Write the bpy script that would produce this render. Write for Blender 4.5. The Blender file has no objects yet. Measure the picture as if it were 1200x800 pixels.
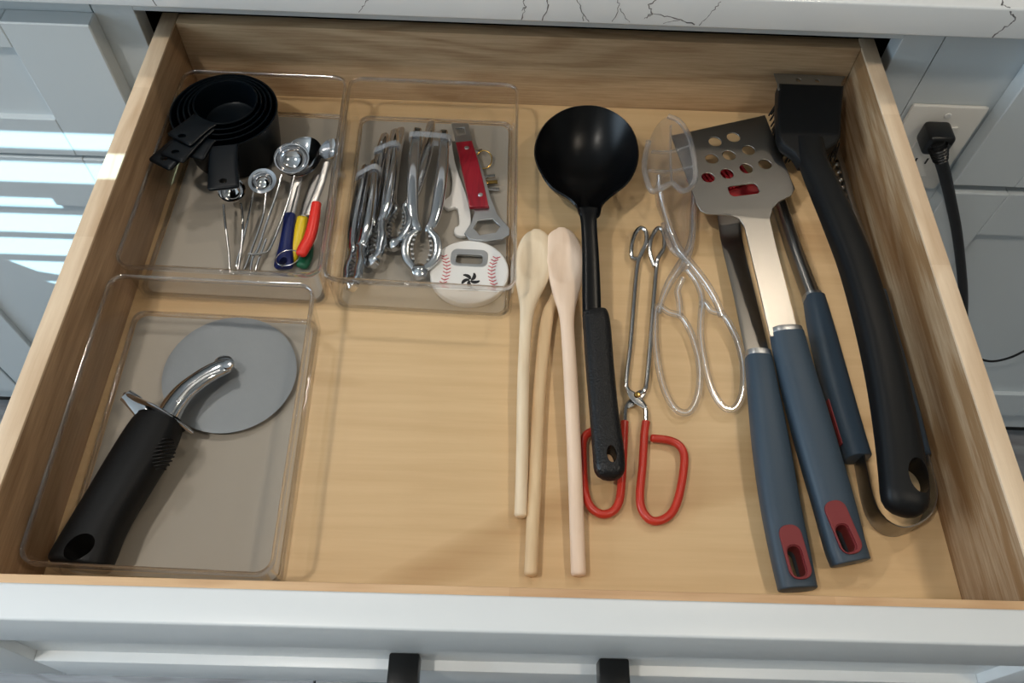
import bpy, bmesh, math, random
from mathutils import Vector, Matrix
random.seed(4)
SC = bpy.context.scene
COL = SC.collection
# ---------------------------------------------------------------- camera
CAM = Vector((0.317275, -0.134983, 0.580381))
ROT = Matrix(((0.9993974, -0.0313886, -0.0148173), (0.0187382, 0.8472285, -0.5308981), (0.0292178, 0.5303006, 0.8473061)))
FPX = 946.004
cd = bpy.data.cameras.new('camera')
cam = bpy.data.objects.new('camera', cd)
COL.objects.link(cam)
cam.matrix_world = Matrix.Translation(CAM) @ ROT.to_4x4()
cd.sensor_width = 36.0
cd.lens = FPX / 1200 * 36
cd.clip_start = 0.01
SC.camera = cam
# ---------------------------------------------------------------- world, lamps, exposure
SC.view_settings.view_transform = 'Standard'
SC.view_settings.look = 'None'
SC.view_settings.exposure = 0.22
SC.view_settings.gamma = 1.0
w = bpy.data.worlds.new('world')
SC.world = w
w.use_nodes = True
bg = w.node_tree.nodes['Background']
bg.inputs[0].default_value = (0.75, 0.88, 1.0, 1)
bg.inputs[1].default_value = 0.5


def lamp(name, kind, loc, direction, energy, color, size=0.1, sy=None):
    ld = bpy.data.lights.new(name, kind)
    ld.energy = energy
    ld.color = color
    o = bpy.data.objects.new(name, ld)
    COL.objects.link(o)
    o.location = loc
    o.rotation_euler = Vector(direction).to_track_quat('-Z', 'Y').to_euler()
    if kind == 'AREA':
        ld.shape = 'RECTANGLE' if sy else 'DISK'
        ld.size = size
        if sy:
            ld.size_y = sy
    if kind == 'SUN':
        ld.angle = size
    return o


SUN_K = 1.145
lamp('sun', 'SUN', (0, -3, 3), (0, 1, -SUN_K), 9.0, (0.5, 0.84, 1.0), 0.0015)
lamp('left_window_light', 'AREA', (-2.05, -0.1, 0.75), (1, 0.05, -0.15), 32, (0.66, 0.84, 1.0), 1.5, 1.1)
DOWNLIGHTS = [(-0.5, -0.4), (1.25, -0.3), (-0.35, 1.2), (1.15, 1.2)]
for i, (lx, ly) in enumerate(DOWNLIGHTS):
    lamp('downlight_lamp', 'AREA', (lx, ly, 1.925), (0, 0, -1), (11, 5.5, 4, 5)[i], ((1.0, 0.93, 0.84), (1.0, 0.86, 0.68))[i % 2], 0.13)


# ---------------------------------------------------------------- picture point -> world point at a known height / depth
def ray(u, v):
    return ROT @ Vector(((u - 600) / FPX, -(v - 400) / FPX, -1.0))


def at(u, v, z=0.0):
    d = ray(u, v)
    return CAM + d * ((z - CAM.z) / d.z)


def aty(u, v, y):
    d = ray(u, v)
    return CAM + d * ((y - CAM.y) / d.y)


def mm(u, v, z, px):
    """length in metres that px pixels cover near a point"""
    p = at(u, v, z) - CAM
    return px * (-(ROT.transposed() @ p).z) / FPX


# ---------------------------------------------------------------- materials
def newmat(name):
    m = bpy.data.materials.new(name)
    m.use_nodes = True
    nt = m.node_tree
    return m, nt, nt.nodes['Principled BSDF']


def srgb(r, g, b):
    f = lambda c: (c / 255 / 12.92) if c / 255 <= 0.04045 else ((c / 255 + 0.055) / 1.055) ** 2.4
    return (f(r), f(g), f(b), 1)


def pbr(name, col, rough=0.5, metal=0.0, bump=0.0, bscale=200.0, var=0.0, vscale=20.0, spec=0.5, coat=0.0, stretch=None):
    m, nt, b = newmat(name)
    b.inputs['Base Color'].default_value = col
    b.inputs['Roughness'].default_value = rough
    b.inputs['Metallic'].default_value = metal
    b.inputs['Specular IOR Level'].default_value = spec
    b.inputs['Coat Weight'].default_value = coat
    tc = nt.nodes.new('ShaderNodeTexCoord')
    src = tc.outputs['Object']
    if stretch:
        mp = nt.nodes.new('ShaderNodeMapping')
        mp.inputs['Scale'].default_value = stretch
        nt.links.new(src, mp.inputs[0])
        src = mp.outputs[0]
    if var > 0:
        n = nt.nodes.new('ShaderNodeTexNoise')
        n.inputs['Scale'].default_value = vscale
        n.inputs['Detail'].default_value = 4
        nt.links.new(src, n.inputs[0])
        mx = nt.nodes.new('ShaderNodeMix')
        mx.data_type = 'RGBA'
        mx.inputs['A'].default_value = tuple(c * (1 - var) for c in col[:3]) + (1,)
        mx.inputs['B'].default_value = tuple(min(1, c * (1 + var)) for c in col[:3]) + (1,)
        nt.links.new(n.outputs['Fac'], mx.inputs['Factor'])
        nt.links.new(mx.outputs['Result'], b.inputs['Base Color'])
        mr = nt.nodes.new('ShaderNodeMapRange')
        mr.inputs['To Min'].default_value = max(0.02, rough - 0.08)
        mr.inputs['To Max'].default_value = min(1, rough + 0.08)
        nt.links.new(n.outputs['Fac'], mr.inputs['Value'])
        nt.links.new(mr.outputs[0], b.inputs['Roughness'])
    if bump > 0:
        n2 = nt.nodes.new('ShaderNodeTexNoise')
        n2.inputs['Scale'].default_value = bscale
        nt.links.new(src, n2.inputs[0])
        bp = nt.nodes.new('ShaderNodeBump')
        bp.inputs['Strength'].default_value = bump
        bp.inputs['Distance'].default_value = 0.001
        nt.links.new(n2.outputs['Fac'], bp.inputs['Height'])
        nt.links.new(bp.outputs[0], b.inputs['Normal'])
    return m


def wood(name, light, dark, axis='Y', fine=140.0, broad=9.0, contrast=1.0, rough=0.5, staves=0.0, arcs=False, patch=None):
    """grain stretched along one axis; broad figure, fine fibre, optional glued staves of differing tone"""
    m, nt, b = newmat(name)
    N, L = nt.nodes.new, nt.links.new
    tc = N('ShaderNodeTexCoord')
    st = {'X': (0.05, 1, 1), 'Y': (1, 0.05, 1), 'Z': (1, 1, 0.05)}[axis]
    mp = N('ShaderNodeMapping')
    mp.inputs['Scale'].default_value = st
    L(tc.outputs['Object'], mp.inputs[0])
    n1 = N('ShaderNodeTexNoise')
    n1.inputs['Scale'].default_value = fine
    n1.inputs['Detail'].default_value = 9
    n1.inputs['Roughness'].default_value = 0.65
    L(mp.outputs[0], n1.inputs[0])
    mp2 = N('ShaderNodeMapping')
    mp2.inputs['Scale'].default_value = tuple(max(s, 0.12 if patch else 0.2) for s in st)
    L(tc.outputs['Object'], mp2.inputs[0])
    n2 = N('ShaderNodeTexNoise')
    n2.inputs['Scale'].default_value = broad
    n2.inputs['Detail'].default_value = 3
    n2.inputs['Distortion'].default_value = 0.6
    L(mp2.outputs[0], n2.inputs[0])
    # ring lines drawn through the broad figure
    sn = N('ShaderNodeMath'); sn.operation = 'MULTIPLY'; sn.inputs[1].default_value = 70.0 if not arcs else 34.0
    L(n2.outputs['Fac'], sn.inputs[0])
    s2 = N('ShaderNodeMath'); s2.operation = 'SINE'
    L(sn.outputs[0], s2.inputs[0])
    rg = N('ShaderNodeMapRange')
    rg.inputs['From Min'].default_value = 0.55 if arcs else -0.2
    rg.inputs['From Max'].default_value = 1.0
    rg.inputs['To Max'].default_value = (0.75 if arcs else 0.3) * contrast
    L(s2.outputs[0], rg.inputs['Value'])
    r1 = N('ShaderNodeMapRange')
    r1.inputs['From Min'].default_value = 0.35
    r1.inputs['From Max'].default_value = 0.75
    r1.inputs['To Max'].default_value = 0.55 * contrast
    L(n1.outputs['Fac'], r1.inputs['Value'])
    ad = N('ShaderNodeMath'); ad.operation = 'ADD'
    L(rg.outputs[0], ad.inputs[0]); L(r1.outputs[0], ad.inputs[1])
    src = ad.outputs[0]
    if patch:
        n3 = N('ShaderNodeTexNoise')
        n3.inputs['Scale'].default_value = patch
        n3.inputs['Detail'].default_value = 1.5
        L(mp2.outputs[0], n3.inputs[0])
        r3 = N('ShaderNodeMapRange')
        r3.inputs['From Min'].default_value = 0.45
        r3.inputs['From Max'].default_value = 0.65
        r3.inputs['To Max'].default_value = 0.55
        L(n3.outputs['Fac'], r3.inputs['Value'])
        a3 = N('ShaderNodeMath'); a3.operation = 'ADD'
        L(src, a3.inputs[0]); L(r3.outputs[0], a3.inputs[1])
        src = a3.outputs[0]
    if staves:
        sx = N('ShaderNodeSeparateXYZ')
        L(tc.outputs['Object'], sx.inputs[0])
        dv = N('ShaderNodeMath'); dv.operation = 'DIVIDE'; dv.inputs[1].default_value = staves
        L(sx.outputs[axis], dv.inputs[0])
        fl = N('ShaderNodeMath'); fl.operation = 'FLOOR'
        L(dv.outputs[0], fl.inputs[0])
        wn = N('ShaderNodeTexWhiteNoise'); wn.noise_dimensions = '1D'
        L(fl.outputs[0], wn.inputs['W'])
        m4 = N('ShaderNodeMath'); m4.operation = 'MULTIPLY_ADD'; m4.inputs[1].default_value = 0.35; m4.inputs[2].default_value = -0.12
        L(wn.outputs['Value'], m4.inputs[0])
        a4 = N('ShaderNodeMath'); a4.operation = 'ADD'
        L(src, a4.inputs[0]); L(m4.outputs[0], a4.inputs[1])
        src = a4.outputs[0]
    mx = N('ShaderNodeMix'); mx.data_type = 'RGBA'
    mx.inputs['A'].default_value = light
    mx.inputs['B'].default_value = dark
    L(src, mx.inputs['Factor'])
    L(mx.outputs['Result'], b.inputs['Base Color'])
    b.inputs['Roughness'].default_value = rough
    bp = N('ShaderNodeBump')
    bp.inputs['Strength'].default_value = 0.15
    bp.inputs['Distance'].default_value = 0.0005
    L(n1.outputs['Fac'], bp.inputs['Height'])
    L(bp.outputs[0], b.inputs['Normal'])
    return m


def clear(name, tint=(1, 1, 1, 1), strength=0.5, ior=1.49, rough=0.02, glass=0.0, milk=0.0):
    """clear plastic: lets light straight through, mirrors at grazing angles"""
    m, nt, b = newmat(name)
    nt.nodes.remove(b)
    N, L = nt.nodes.new, nt.links.new
    out = nt.nodes['Material Output']
    tr = N('ShaderNodeBsdfTransparent'); tr.inputs[0].default_value = tint
    gl = N('ShaderNodeBsdfGlossy'); gl.inputs['Roughness'].default_value = rough
    fr = N('ShaderNodeFresnel'); fr.inputs['IOR'].default_value = ior
    mul = N('ShaderNodeMath'); mul.operation = 'MULTIPLY'; mul.inputs[1].default_value = strength
    L(fr.outputs[0], mul.inputs[0])
    geo = N('ShaderNodeNewGeometry')
    inv = N('ShaderNodeMath'); inv.operation = 'SUBTRACT'; inv.inputs[0].default_value = 1.0
    L(geo.outputs['Backfacing'], inv.inputs[1])
    front = N('ShaderNodeMath'); front.operation = 'MULTIPLY'
    L(mul.outputs[0], front.inputs[0]); L(inv.outputs[0], front.inputs[1])
    mul = front
    mx = N('ShaderNodeMixShader')
    L(mul.outputs[0], mx.inputs[0]); L(tr.outputs[0], mx.inputs[1]); L(gl.outputs[0], mx.inputs[2])
    last = mx
    if glass > 0:
        gg = N('ShaderNodeBsdfGlass'); gg.inputs['IOR'].default_value = 1.45
        gg.inputs['Roughness'].default_value = 0.02
        m2 = N('ShaderNodeMixShader'); m2.inputs[0].default_value = glass
        L(mx.outputs[0], m2.inputs[1]); L(gg.outputs[0], m2.inputs[2])
        last = m2
    if milk > 0:
        df_ = N('ShaderNodeBsdfDiffuse'); df_.inputs[0].default_value = (0.85, 0.87, 0.9, 1)
        m3 = N('ShaderNodeMixShader'); m3.inputs[0].default_value = milk
        L(last.outputs[0], m3.inputs[1]); L(df_.outputs[0], m3.inputs[2])
        last = m3
    L(last.outputs[0], out.inputs['Surface'])
    return m


M = {}
M['oak_side'] = wood('oak_side', srgb(212, 190, 160), srgb(146, 112, 76), 'Y', 420, 7, 1.0, 0.5, patch=5)
M['oak_left'] = wood('oak_left', srgb(186, 154, 120), srgb(122, 90, 60), 'Y', 420, 7, 1.0, 0.5)  # side oak darkened: the left wall's shade is put into its colour
M['oak_back'] = wood('oak_back', srgb(208, 180, 144), srgb(146, 110, 74), 'X', 420, 7, 1.05, 0.5)
M['oak_rail'] = wood('oak_rail', srgb(232, 208, 178), srgb(188, 152, 114), 'Y', 160, 8, 0.8, 0.45, staves=0.17)
M['oak_front'] = wood('oak_front', srgb(226, 190, 148), srgb(180, 132, 92), 'X', 160, 8, 0.8, 0.45, staves=0.2)
M['ply'] = wood('maple_ply', srgb(219, 187, 141), srgb(176, 136, 88), 'X', 90, 3.6, 0.6, 0.42, arcs=True)
M['paint'] = pbr('painted_cabinet', srgb(206, 212, 214), 0.38, bump=0.03, bscale=60)
M['paint_front'] = pbr('painted_drawer_front', srgb(226, 230, 232), 0.33, bump=0.03, bscale=60)
M['quartz'] = pbr('white_quartz', srgb(228, 230, 230), 0.16, var=0.02, vscale=9)
M['vein'] = pbr('grey_vein', srgb(112, 110, 112), 0.3)
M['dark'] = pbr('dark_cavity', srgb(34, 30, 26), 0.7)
M['black_bar'] = pbr('black_handle_metal', srgb(18, 19, 20), 0.35, metal=0.3)
M['black_soft'] = pbr('black_soft_grip', srgb(11, 12, 14), 0.5, spec=0.25, bump=0.08, bscale=900)
M['black_nylon'] = pbr('black_nylon', srgb(8, 9, 11), 0.3, spec=0.22)
M['black_grain'] = pbr('grained_black_grip', srgb(16, 17, 19), 0.38, spec=0.35, bump=0.6, bscale=600)
M['black_cup'] = pbr('black_cup_plastic', srgb(5, 11, 17), 0.3, spec=0.2)
M['charcoal'] = pbr('charcoal_brush_plastic', srgb(13, 15, 17), 0.45, spec=0.25)
M['slate'] = pbr('slate_blue_grip', srgb(58, 72, 85), 0.45, spec=0.35, bump=0.04, bscale=900)
M['maroon'] = pbr('maroon_inlay', srgb(122, 38, 42), 0.5)
M['steel'] = pbr('brushed_steel', srgb(150, 147, 143), 0.3, metal=1.0, bump=0.05, bscale=500, stretch=(1, 0.03, 1))
M['satin'] = pbr('satin_steel', srgb(186, 188, 190), 0.36, metal=1.0, var=0.05, vscale=40)
M['scrape'] = pbr('dull_scraper_steel', srgb(120, 116, 108), 0.5, metal=0.8)
M['disc'] = pbr('worn_wheel_steel', srgb(138, 142, 145), 0.5, metal=0.85, var=0.1, vscale=60, bump=0.1, bscale=300)
M['chrome'] = pbr('chrome', srgb(214, 214, 216), 0.09, metal=1.0)
M['nickel'] = pbr('satin_nickel', srgb(196, 200, 204), 0.2, metal=1.0)
M['wire'] = pbr('nickel_wire', srgb(186, 184, 182), 0.2, metal=1.0)
M['red_coat'] = pbr('red_vinyl', srgb(190, 52, 36), 0.32)
M['red_wood'] = wood('red_stained_wood', srgb(150, 22, 40), srgb(96, 8, 22), 'Y', 300, 30, 1.0, 0.3)
M['beech'] = wood('pale_beech', srgb(238, 218, 188), srgb(212, 184, 146), 'Y', 170, 10, 0.7, 0.55)
M['beech2'] = wood('tan_beech', srgb(228, 200, 160), srgb(200, 166, 122), 'Y', 170, 10, 0.7, 0.55)
M['beech3'] = wood('pinkish_beech', srgb(240, 214, 190), srgb(214, 182, 152), 'Y', 170, 10, 0.7, 0.55)
M['liner'] = pbr('taupe_liner', srgb(158, 150, 138), 0.45, var=0.02, vscale=30)
M['tray'] = clear('clear_acrylic', (0.985, 0.985, 0.985, 1), 1.0, 1.5, 0.03)
M['rim'] = clear('clear_acrylic_edge', (0.98, 0.975, 0.985, 1), 2.2, 1.7, 0.06, glass=0.5)
M['clearband'] = clear('clear_band', (0.8, 0.82, 0.84, 1), 2.0, 1.6, 0.2, milk=0.2)
M['tongs'] = clear('clear_tongs_plastic', (0.985, 0.98, 0.985, 1), 2.6, 1.7, 0.1, glass=0.5, milk=0.04)
M['claw'] = clear('clear_claw_shell', (0.97, 0.97, 0.98, 1), 1.6, 1.6, 0.08, glass=0.1, milk=0.02)
M['tongs_edge'] = clear('bright_clear_edge', (0.99, 0.99, 1, 1), 3.0, 1.9, 0.12, glass=0.3, milk=0.22)
M['white'] = pbr('white_plastic', srgb(232, 230, 226), 0.35)
M['plate'] = pbr('almond_plate', srgb(226, 222, 214), 0.3)
M['red'] = pbr('red_thread', srgb(196, 36, 52), 0.6)
M['ink'] = pbr('black_ink', srgb(16, 16, 18), 0.5)
M['cord'] = pbr('black_cord', srgb(12, 12, 13), 0.35)
M['gripblue'] = pbr('blue_grip', srgb(14, 28, 86), 0.35)
M['gripred'] = pbr('red_grip', srgb(226, 44, 30), 0.35)
M['gripyellow'] = pbr('yellow_grip', srgb(232, 200, 30), 0.35)
M['gripgreen'] = pbr('green_grip', srgb(16, 92, 62), 0.35)
M['brass'] = pbr('brass', srgb(196, 160, 90), 0.22, metal=1.0)
M['silicone'] = pbr('red_silicone', srgb(176, 22, 34), 0.5)
M['bristle'] = pbr('black_bristle', srgb(22, 22, 22), 0.7)
M['wall'] = pbr('wall_paint', srgb(178, 180, 178), 0.8)
M['darkwall'] = pbr('dark_wall_paint', srgb(96, 92, 86), 0.8)
M['ceil'] = pbr('ceiling_paint', srgb(232, 232, 230), 0.85)
M['blind'] = pbr('blind_slat', srgb(220, 220, 216), 0.6)
M['plank'] = wood('grey_plank', srgb(158, 158, 160), srgb(104, 100, 100), 'X', 110, 9, 1.0, 0.5)
M['subfloor'] = pbr('grey_subfloor', srgb(70, 66, 62), 0.7)
m_, nt_, b_ = newmat('lamp_glow')
b_.inputs['Emission Color'].default_value = (1, 0.87, 0.7, 1)
b_.inputs['Emission Strength'].default_value = 12
M['glow'] = m_


# ---------------------------------------------------------------- object helpers
def tag(o, label=None, cat=None, group=None, kind=None):
    if label: o['label'] = label
    if cat: o['category'] = cat
    if group: o['group'] = group
    if kind: o['kind'] = kind
    return o


def thing(name, loc, label, cat, group=None, rot=None):
    o = bpy.data.objects.new(name, None)
    o.empty_display_size = 0.02
    COL.objects.link(o)
    o.location = loc
    if rot: o.rotation_euler = rot
    tag(o, label, cat, group)
    o['_o'] = list(loc)
    return o


def root_of(o):
    while o.parent: o = o.parent
    return o


def obj(name, geo, mat, parent=None, local=False, smooth=True, angle=35):
    """one mesh object; geometry comes in world coordinates unless local"""
    if isinstance(geo, bmesh.types.BMesh):
        me = bpy.data.meshes.new(name)
        bmesh.ops.recalc_face_normals(geo, faces=geo.faces[:])
        geo.to_mesh(me); geo.free()
    else:
        me = geo
    me.materials.clear()
    me.materials.append(mat)
    o = bpy.data.objects.new(name, me)
    COL.objects.link(o)
    if parent is None:
        if not local:
            vs = [v.co for v in me.vertices]
            c = Vector((sum(v.x for v in vs) / len(vs), sum(v.y for v in vs) / len(vs), min(v.z for v in vs)))
            me.transform(Matrix.Translation(-c))
            o.location = c
    else:
        o.parent = parent
        if not local:
            r = root_of(parent)
            me.transform(Matrix.Translation(-Vector(r.location)))
    if smooth:
        me.polygons.foreach_set('use_smooth', [True] * len(me.polygons))
        me.set_sharp_from_angle(angle=math.radians(angle))
    return o


def box(bm, lo, hi, bev=0.0, seg=2):
    g = bmesh.ops.create_cube(bm, size=1.0)
    c = [(lo[i] + hi[i]) / 2 for i in range(3)]
    s = [hi[i] - lo[i] for i in range(3)]
    for v in g['verts']:
        v.co = Vector((c[0] + v.co.x * s[0], c[1] + v.co.y * s[1], c[2] + v.co.z * s[2]))
    if bev > 0:
        es = list({e for v in g['verts'] for e in v.link_edges})
        bmesh.ops.bevel(bm, geom=es, offset=bev, segments=seg, profile=0.5, affect='EDGES')
    return bm


def bx(lo, hi, bev=0.0, seg=2):
    return box(bmesh.new(), lo, hi, bev, seg)


def catmull(pts, n=8, closed=False):
    P = [list(p) for p in pts]
    out = []
    m = len(P)
    segs = m if closed else m - 1
    for i in range(segs):
        if closed:
            a, b, c, d = P[(i - 1) % m], P[i], P[(i + 1) % m], P[(i + 2) % m]
        else:
            a = P[i - 1] if i > 0 else [2 * P[0][k] - P[1][k] for k in range(len(P[0]))]
            b, c = P[i], P[i + 1]
            d = P[i + 2] if i + 2 < m else [2 * P[-1][k] - P[-2][k] for k in range(len(P[0]))]
        for j in range(n):
            t = j / n
            out.append([0.5 * (2 * b[k] + (c[k] - a[k]) * t + (2 * a[k] - 5 * b[k] + 4 * c[k] - d[k]) * t * t
                               + (3 * b[k] - a[k] - 3 * c[k] + d[k]) * t ** 3) for k in range(len(b))])
    if not closed: out.append(P[-1])
    return out


def sweep(path, n=16, power=2.0, closed=False, smooth=6, round0=0.0, round1=0.0, up=None, bm=None):
    """path: (x, y, z, width, height); superelliptic section swept along it"""
    P = catmull(path, smooth, closed) if smooth > 1 else [list(p) for p in path]
    if not closed:
        def endcap(Q, rr):
            # extra rings that shrink to round the end off
            a, b = Vector(Q[0][:3]), Vector(Q[1][:3])
            t = (a - b).normalized()
            new = []
            k0 = 0
            while k0 < len(Q) - 2 and (Vector(Q[k0][:3]) - a).length < rr * 1.02: k0 += 1
            keep = Q[k0:]
            W0, H0 = keep[0][3], keep[0][4]
            for k in (4, 3, 2, 1):
                an = k / 4.4 * math.pi / 2
                q = a + t * rr * (math.sin(an) - 1)
                s = math.cos(an)
                new.append([q.x, q.y, q.z, W0 * (1 - (1 - s) * min(1, 2 * rr / max(W0, 1e-6))), H0 * (1 - (1 - s) * min(1, 2 * rr / max(H0, 1e-6)))])
            base = a - t * rr
            return new + [[base.x, base.y, base.z, W0, H0]] + keep
        if round0 > 0: P = endcap(P, round0)
        if round1 > 0: P = endcap(P[::-1], round1)[::-1]
    if bm is None: bm = bmesh.new()
    rings = []
    m = len(P)
    pn = None
    for i, p in enumerate(P):
        a = Vector(P[(i - 1) % m][:3]) if (closed or i > 0) else Vector(p[:3])
        b = Vector(P[(i + 1) % m][:3]) if (closed or i < m - 1) else Vector(p[:3])
        t = (b - a)
        t = t.normalized() if t.length > 1e-9 else Vector((0, 1, 0))
        U = Vector(up) if up else Vector((0, 0, 1))
        if abs(t.dot(U)) > 0.98 and not up:
            U = Vector((0, 1, 0)) if pn is None else pn
        s = U.cross(t)
        s = s.normalized() if s.length > 1e-6 else Vector((1, 0, 0))
        nn = t.cross(s).normalized()
        pn = nn
        ring = []
        for k in range(n):
            an = 2 * math.pi * (k + 0.5) / n
            c, d = math.cos(an), math.sin(an)
            cx = math.copysign(abs(c) ** (2 / power), c) * p[3] / 2
            dy = math.copysign(abs(d) ** (2 / power), d) * p[4] / 2
            ring.append(bm.verts.new(Vector(p[:3]) + s * cx + nn * dy))
        rings.append(ring)
    for i in range(m if closed else m - 1):
        r0, r1 = rings[i], rings[(i + 1) % m]
        for k in range(n):
            bm.faces.new((r0[k], r0[(k + 1) % n], r1[(k + 1) % n], r1[k]))
    if not closed:
        bm.faces.new(rings[0][::-1]); bm.faces.new(rings[-1])
    return bm


def tube(pts, d, **k):
    return sweep([tuple(p[:3]) + (d, d) for p in pts], **k)


def px_path(rows, zdef=None):
    """rows (u, v, z, width_px, height_m) -> sweep path in metres"""
    out = []
    for u, v, z, wpx, h in rows:
        p = at(u, v, z)
        out.append((p.x, p.y, p.z, mm(u, v, z, wpx), h))
    return out


def lathe(profile, center, n=40, axis=None):
    bm = bmesh.new()
    rings = []
    for r, z in profile:
        rings.append([bm.verts.new((r * math.cos(2 * math.pi * k / n), r * math.sin(2 * math.pi * k / n), z)) for k in range(n)] if r > 1e-6
                     else [bm.verts.new((0, 0, z))])
    for a, b in zip(rings, rings[1:]):
        for k in range(n):
            va, vb = a[k % len(a)], a[(k + 1) % n % len(a)] if len(a) > 1 else a[0]
            vc, vd = (b[(k + 1) % n] if len(b) > 1 else b[0]), (b[k] if len(b) > 1 else b[0])
            vs = []
            for v in (va, vb, vc, vd):
                if v not in vs: vs.append(v)
            if len(vs) > 2: bm.faces.new(vs)
    mat = Matrix.Translation(Vector(center))
    if axis is not None:
        mat = mat @ Vector(axis).to_track_quat('Z', 'Y').to_matrix().to_4x4()
    bmesh.ops.transform(bm, matrix=mat, verts=bm.verts)
    return bm


def circle(c, r, n=24, ry=None, rot=0.0):
    ry = ry or r
    out = []
    for k in range(n):
        a = 2 * math.pi * k / n
        x, y = r * math.cos(a), ry * math.sin(a)
        out.append((c[0] + x * math.cos(rot) - y * math.sin(rot), c[1] + x * math.sin(rot) + y * math.cos(rot)))
    return out


def rrect(c, w_, h_, r, rot=0.0, n=5):
    out = []
    for sx, sy, a0 in ((1, 1, 0), (-1, 1, 90), (-1, -1, 180), (1, -1, 270)):
        for k in range(n + 1):
            a = math.radians(a0 + 90 * k / n)
            x = sx * (w_ / 2 - r) + r * math.cos(a)
            y = sy * (h_ / 2 - r) + r * math.sin(a)
            out.append((c[0] + x * math.cos(rot) - y * math.sin(rot), c[1] + x * math.sin(rot) + y * math.cos(rot)))
    return out


def plate(loops, z, thick, bev=0.0004):
    """flat plate with holes: first loop is the outline, the rest are holes; z = underside"""
    cu = bpy.data.curves.new('tmp', 'CURVE')
    cu.dimensions = '2D'
    cu.fill_mode = 'BOTH'
    for lp in loops:
        sp = cu.splines.new('POLY')
        sp.points.add(len(lp) - 1)
        for k, p in enumerate(lp): sp.points[k].co = (p[0], p[1], 0, 1)
        sp.use_cyclic_u = True
    cu.extrude = thick / 2 - bev
    cu.bevel_depth = bev
    cu.bevel_resolution = 1
    cu.offset = -bev
    o = bpy.data.objects.new('tmp', cu)
    COL.objects.link(o)
    dg = bpy.context.evaluated_depsgraph_get()
    me = bpy.data.meshes.new_from_object(o.evaluated_get(dg))
    bpy.data.objects.remove(o); bpy.data.curves.remove(cu)
    me.transform(Matrix.Translation((0, 0, z + thick / 2)))
    return me


def warp(me, fn):
    for v in me.vertices: v.co = Vector(fn(v.co))
    return me


def flat(pts, z):
    return [tuple(at(u, v, z)[:2]) for u, v in pts]


def cut(o, cutter_bm):
    """subtract a shape given in world coordinates from an object"""
    me = bpy.data.meshes.new('cutter')
    bmesh.ops.recalc_face_normals(cutter_bm, faces=cutter_bm.faces[:])
    cutter_bm.to_mesh(me); cutter_bm.free()
    me.transform(Matrix.Translation(-Vector(root_of(o).location)))
    c = bpy.data.objects.new('cutter', me)
    COL.objects.link(c)
    par = o.parent
    o.parent = None
    loc = o.location.copy()
    o.location = (0, 0, 0)
    md = o.modifiers.new('cut', 'BOOLEAN')
    md.object = c; md.operation = 'DIFFERENCE'; md.solver = 'EXACT'
    dg = bpy.context.evaluated_depsgraph_get()
    new = bpy.data.meshes.new_from_object(o.evaluated_get(dg))
    o.modifiers.clear()
    new.materials.clear()
    new.materials.append(o.data.materials[0])
    o.data = new
    new.polygons.foreach_set('use_smooth', [True] * len(new.polygons))
    new.set_sharp_from_angle(angle=math.radians(35))
    o.parent = par
    o.location = loc
    bpy.data.objects.remove(c)


def hole_bm(loop, z0, z1):
    bm = bmesh.new()
    a = [bm.verts.new((x, y, z0)) for x, y in loop]
    b = [bm.verts.new((x, y, z1)) for x, y in loop]
    bm.faces.new(a[::-1]); bm.faces.new(b)
    n = len(loop)
    for k in range(n): bm.faces.new((a[k], a[(k + 1) % n], b[(k + 1) % n], b[k]))
    return bm


# ================================================================ THE SETTING
FL = -0.78
CE = 1.95
YW = -1.1           # wall behind the camera
X0, X1, Y1 = -2.2, 2.9, 2.6


def struct(name, geo, mat, smooth=False):
    return tag(obj(name, geo, mat, smooth=smooth), kind='structure')


floor = struct('floor', bx((X0, YW, FL - 0.06), (X1, Y1, FL - 0.008)), M['subfloor'])
struct('ceiling', bx((X0, YW, CE), (X1, Y1, CE + 0.05)), M['ceil'])
struct('wall_left', bx((X0 - 0.05, YW, FL), (X0, Y1, CE)), M['wall'])
struct('wall_right', bx((X1, YW, FL), (X1 + 0.05, Y1, CE)), M['wall'])
struct('wall_back', bx((X0, Y1, FL), (X1, Y1 + 0.05, CE)), M['darkwall'])
# floor planks near the cabinets
pm = None
for j in range(9):
    y0 = -1.08 + j * 0.182
    xo = X0 + 0.02 - (j * 0.43) % 1.2
    k = 0
    while xo + k * 1.203 < X1 - 0.05:
        a, b_ = max(X0 + 0.005, xo + k * 1.203), min(X1 - 0.005, xo + (k + 1) * 1.203 - 0.003)
        k += 1
        if b_ - a < 0.05: continue
        o = obj('plank', bx((a, y0, FL - 0.008), (b_, y0 + 0.179, FL), 0.001, 1), M['plank'], smooth=False)
        o.parent = floor
        o.location = Vector(o.location) - Vector(floor.location)
# wall behind the camera, its high window and the blind whose gaps let the sun through
SHIFT = (0.49 - YW) * SUN_K
WX0, WX1, WZ0, WZ1 = -0.75, 0.05, -0.36 + SHIFT, 0.0 + SHIFT
wf = bmesh.new()
box(wf, (X0, YW - 0.03, FL), (X1, YW, WZ0)); box(wf, (X0, YW - 0.03, WZ1), (X1, YW, CE))
box(wf, (X0, YW - 0.03, WZ0), (WX0, YW, WZ1)); box(wf, (WX1, YW - 0.03, WZ0), (X1, YW, WZ1))
struct('wall_front', wf, M['wall'])
blind = thing('window_blind', (-0.35, YW + 0.004, WZ0), 'white slatted blind over the high window behind the camera', 'blind')
gaps = [(-0.0340, -0.0610, -0.75, -0.022), (-0.0800, -0.1140, -0.75, 0.0), (-0.139, -0.157, -0.75, -0.205), (-0.1680, -0.2045, -0.75, -0.022),
        (-0.2146, -0.2500, -0.75, -0.022), (-0.2622, -0.2960, -0.325, -0.022), (-0.3060, -0.3250, -0.30, -0.022)]
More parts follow.
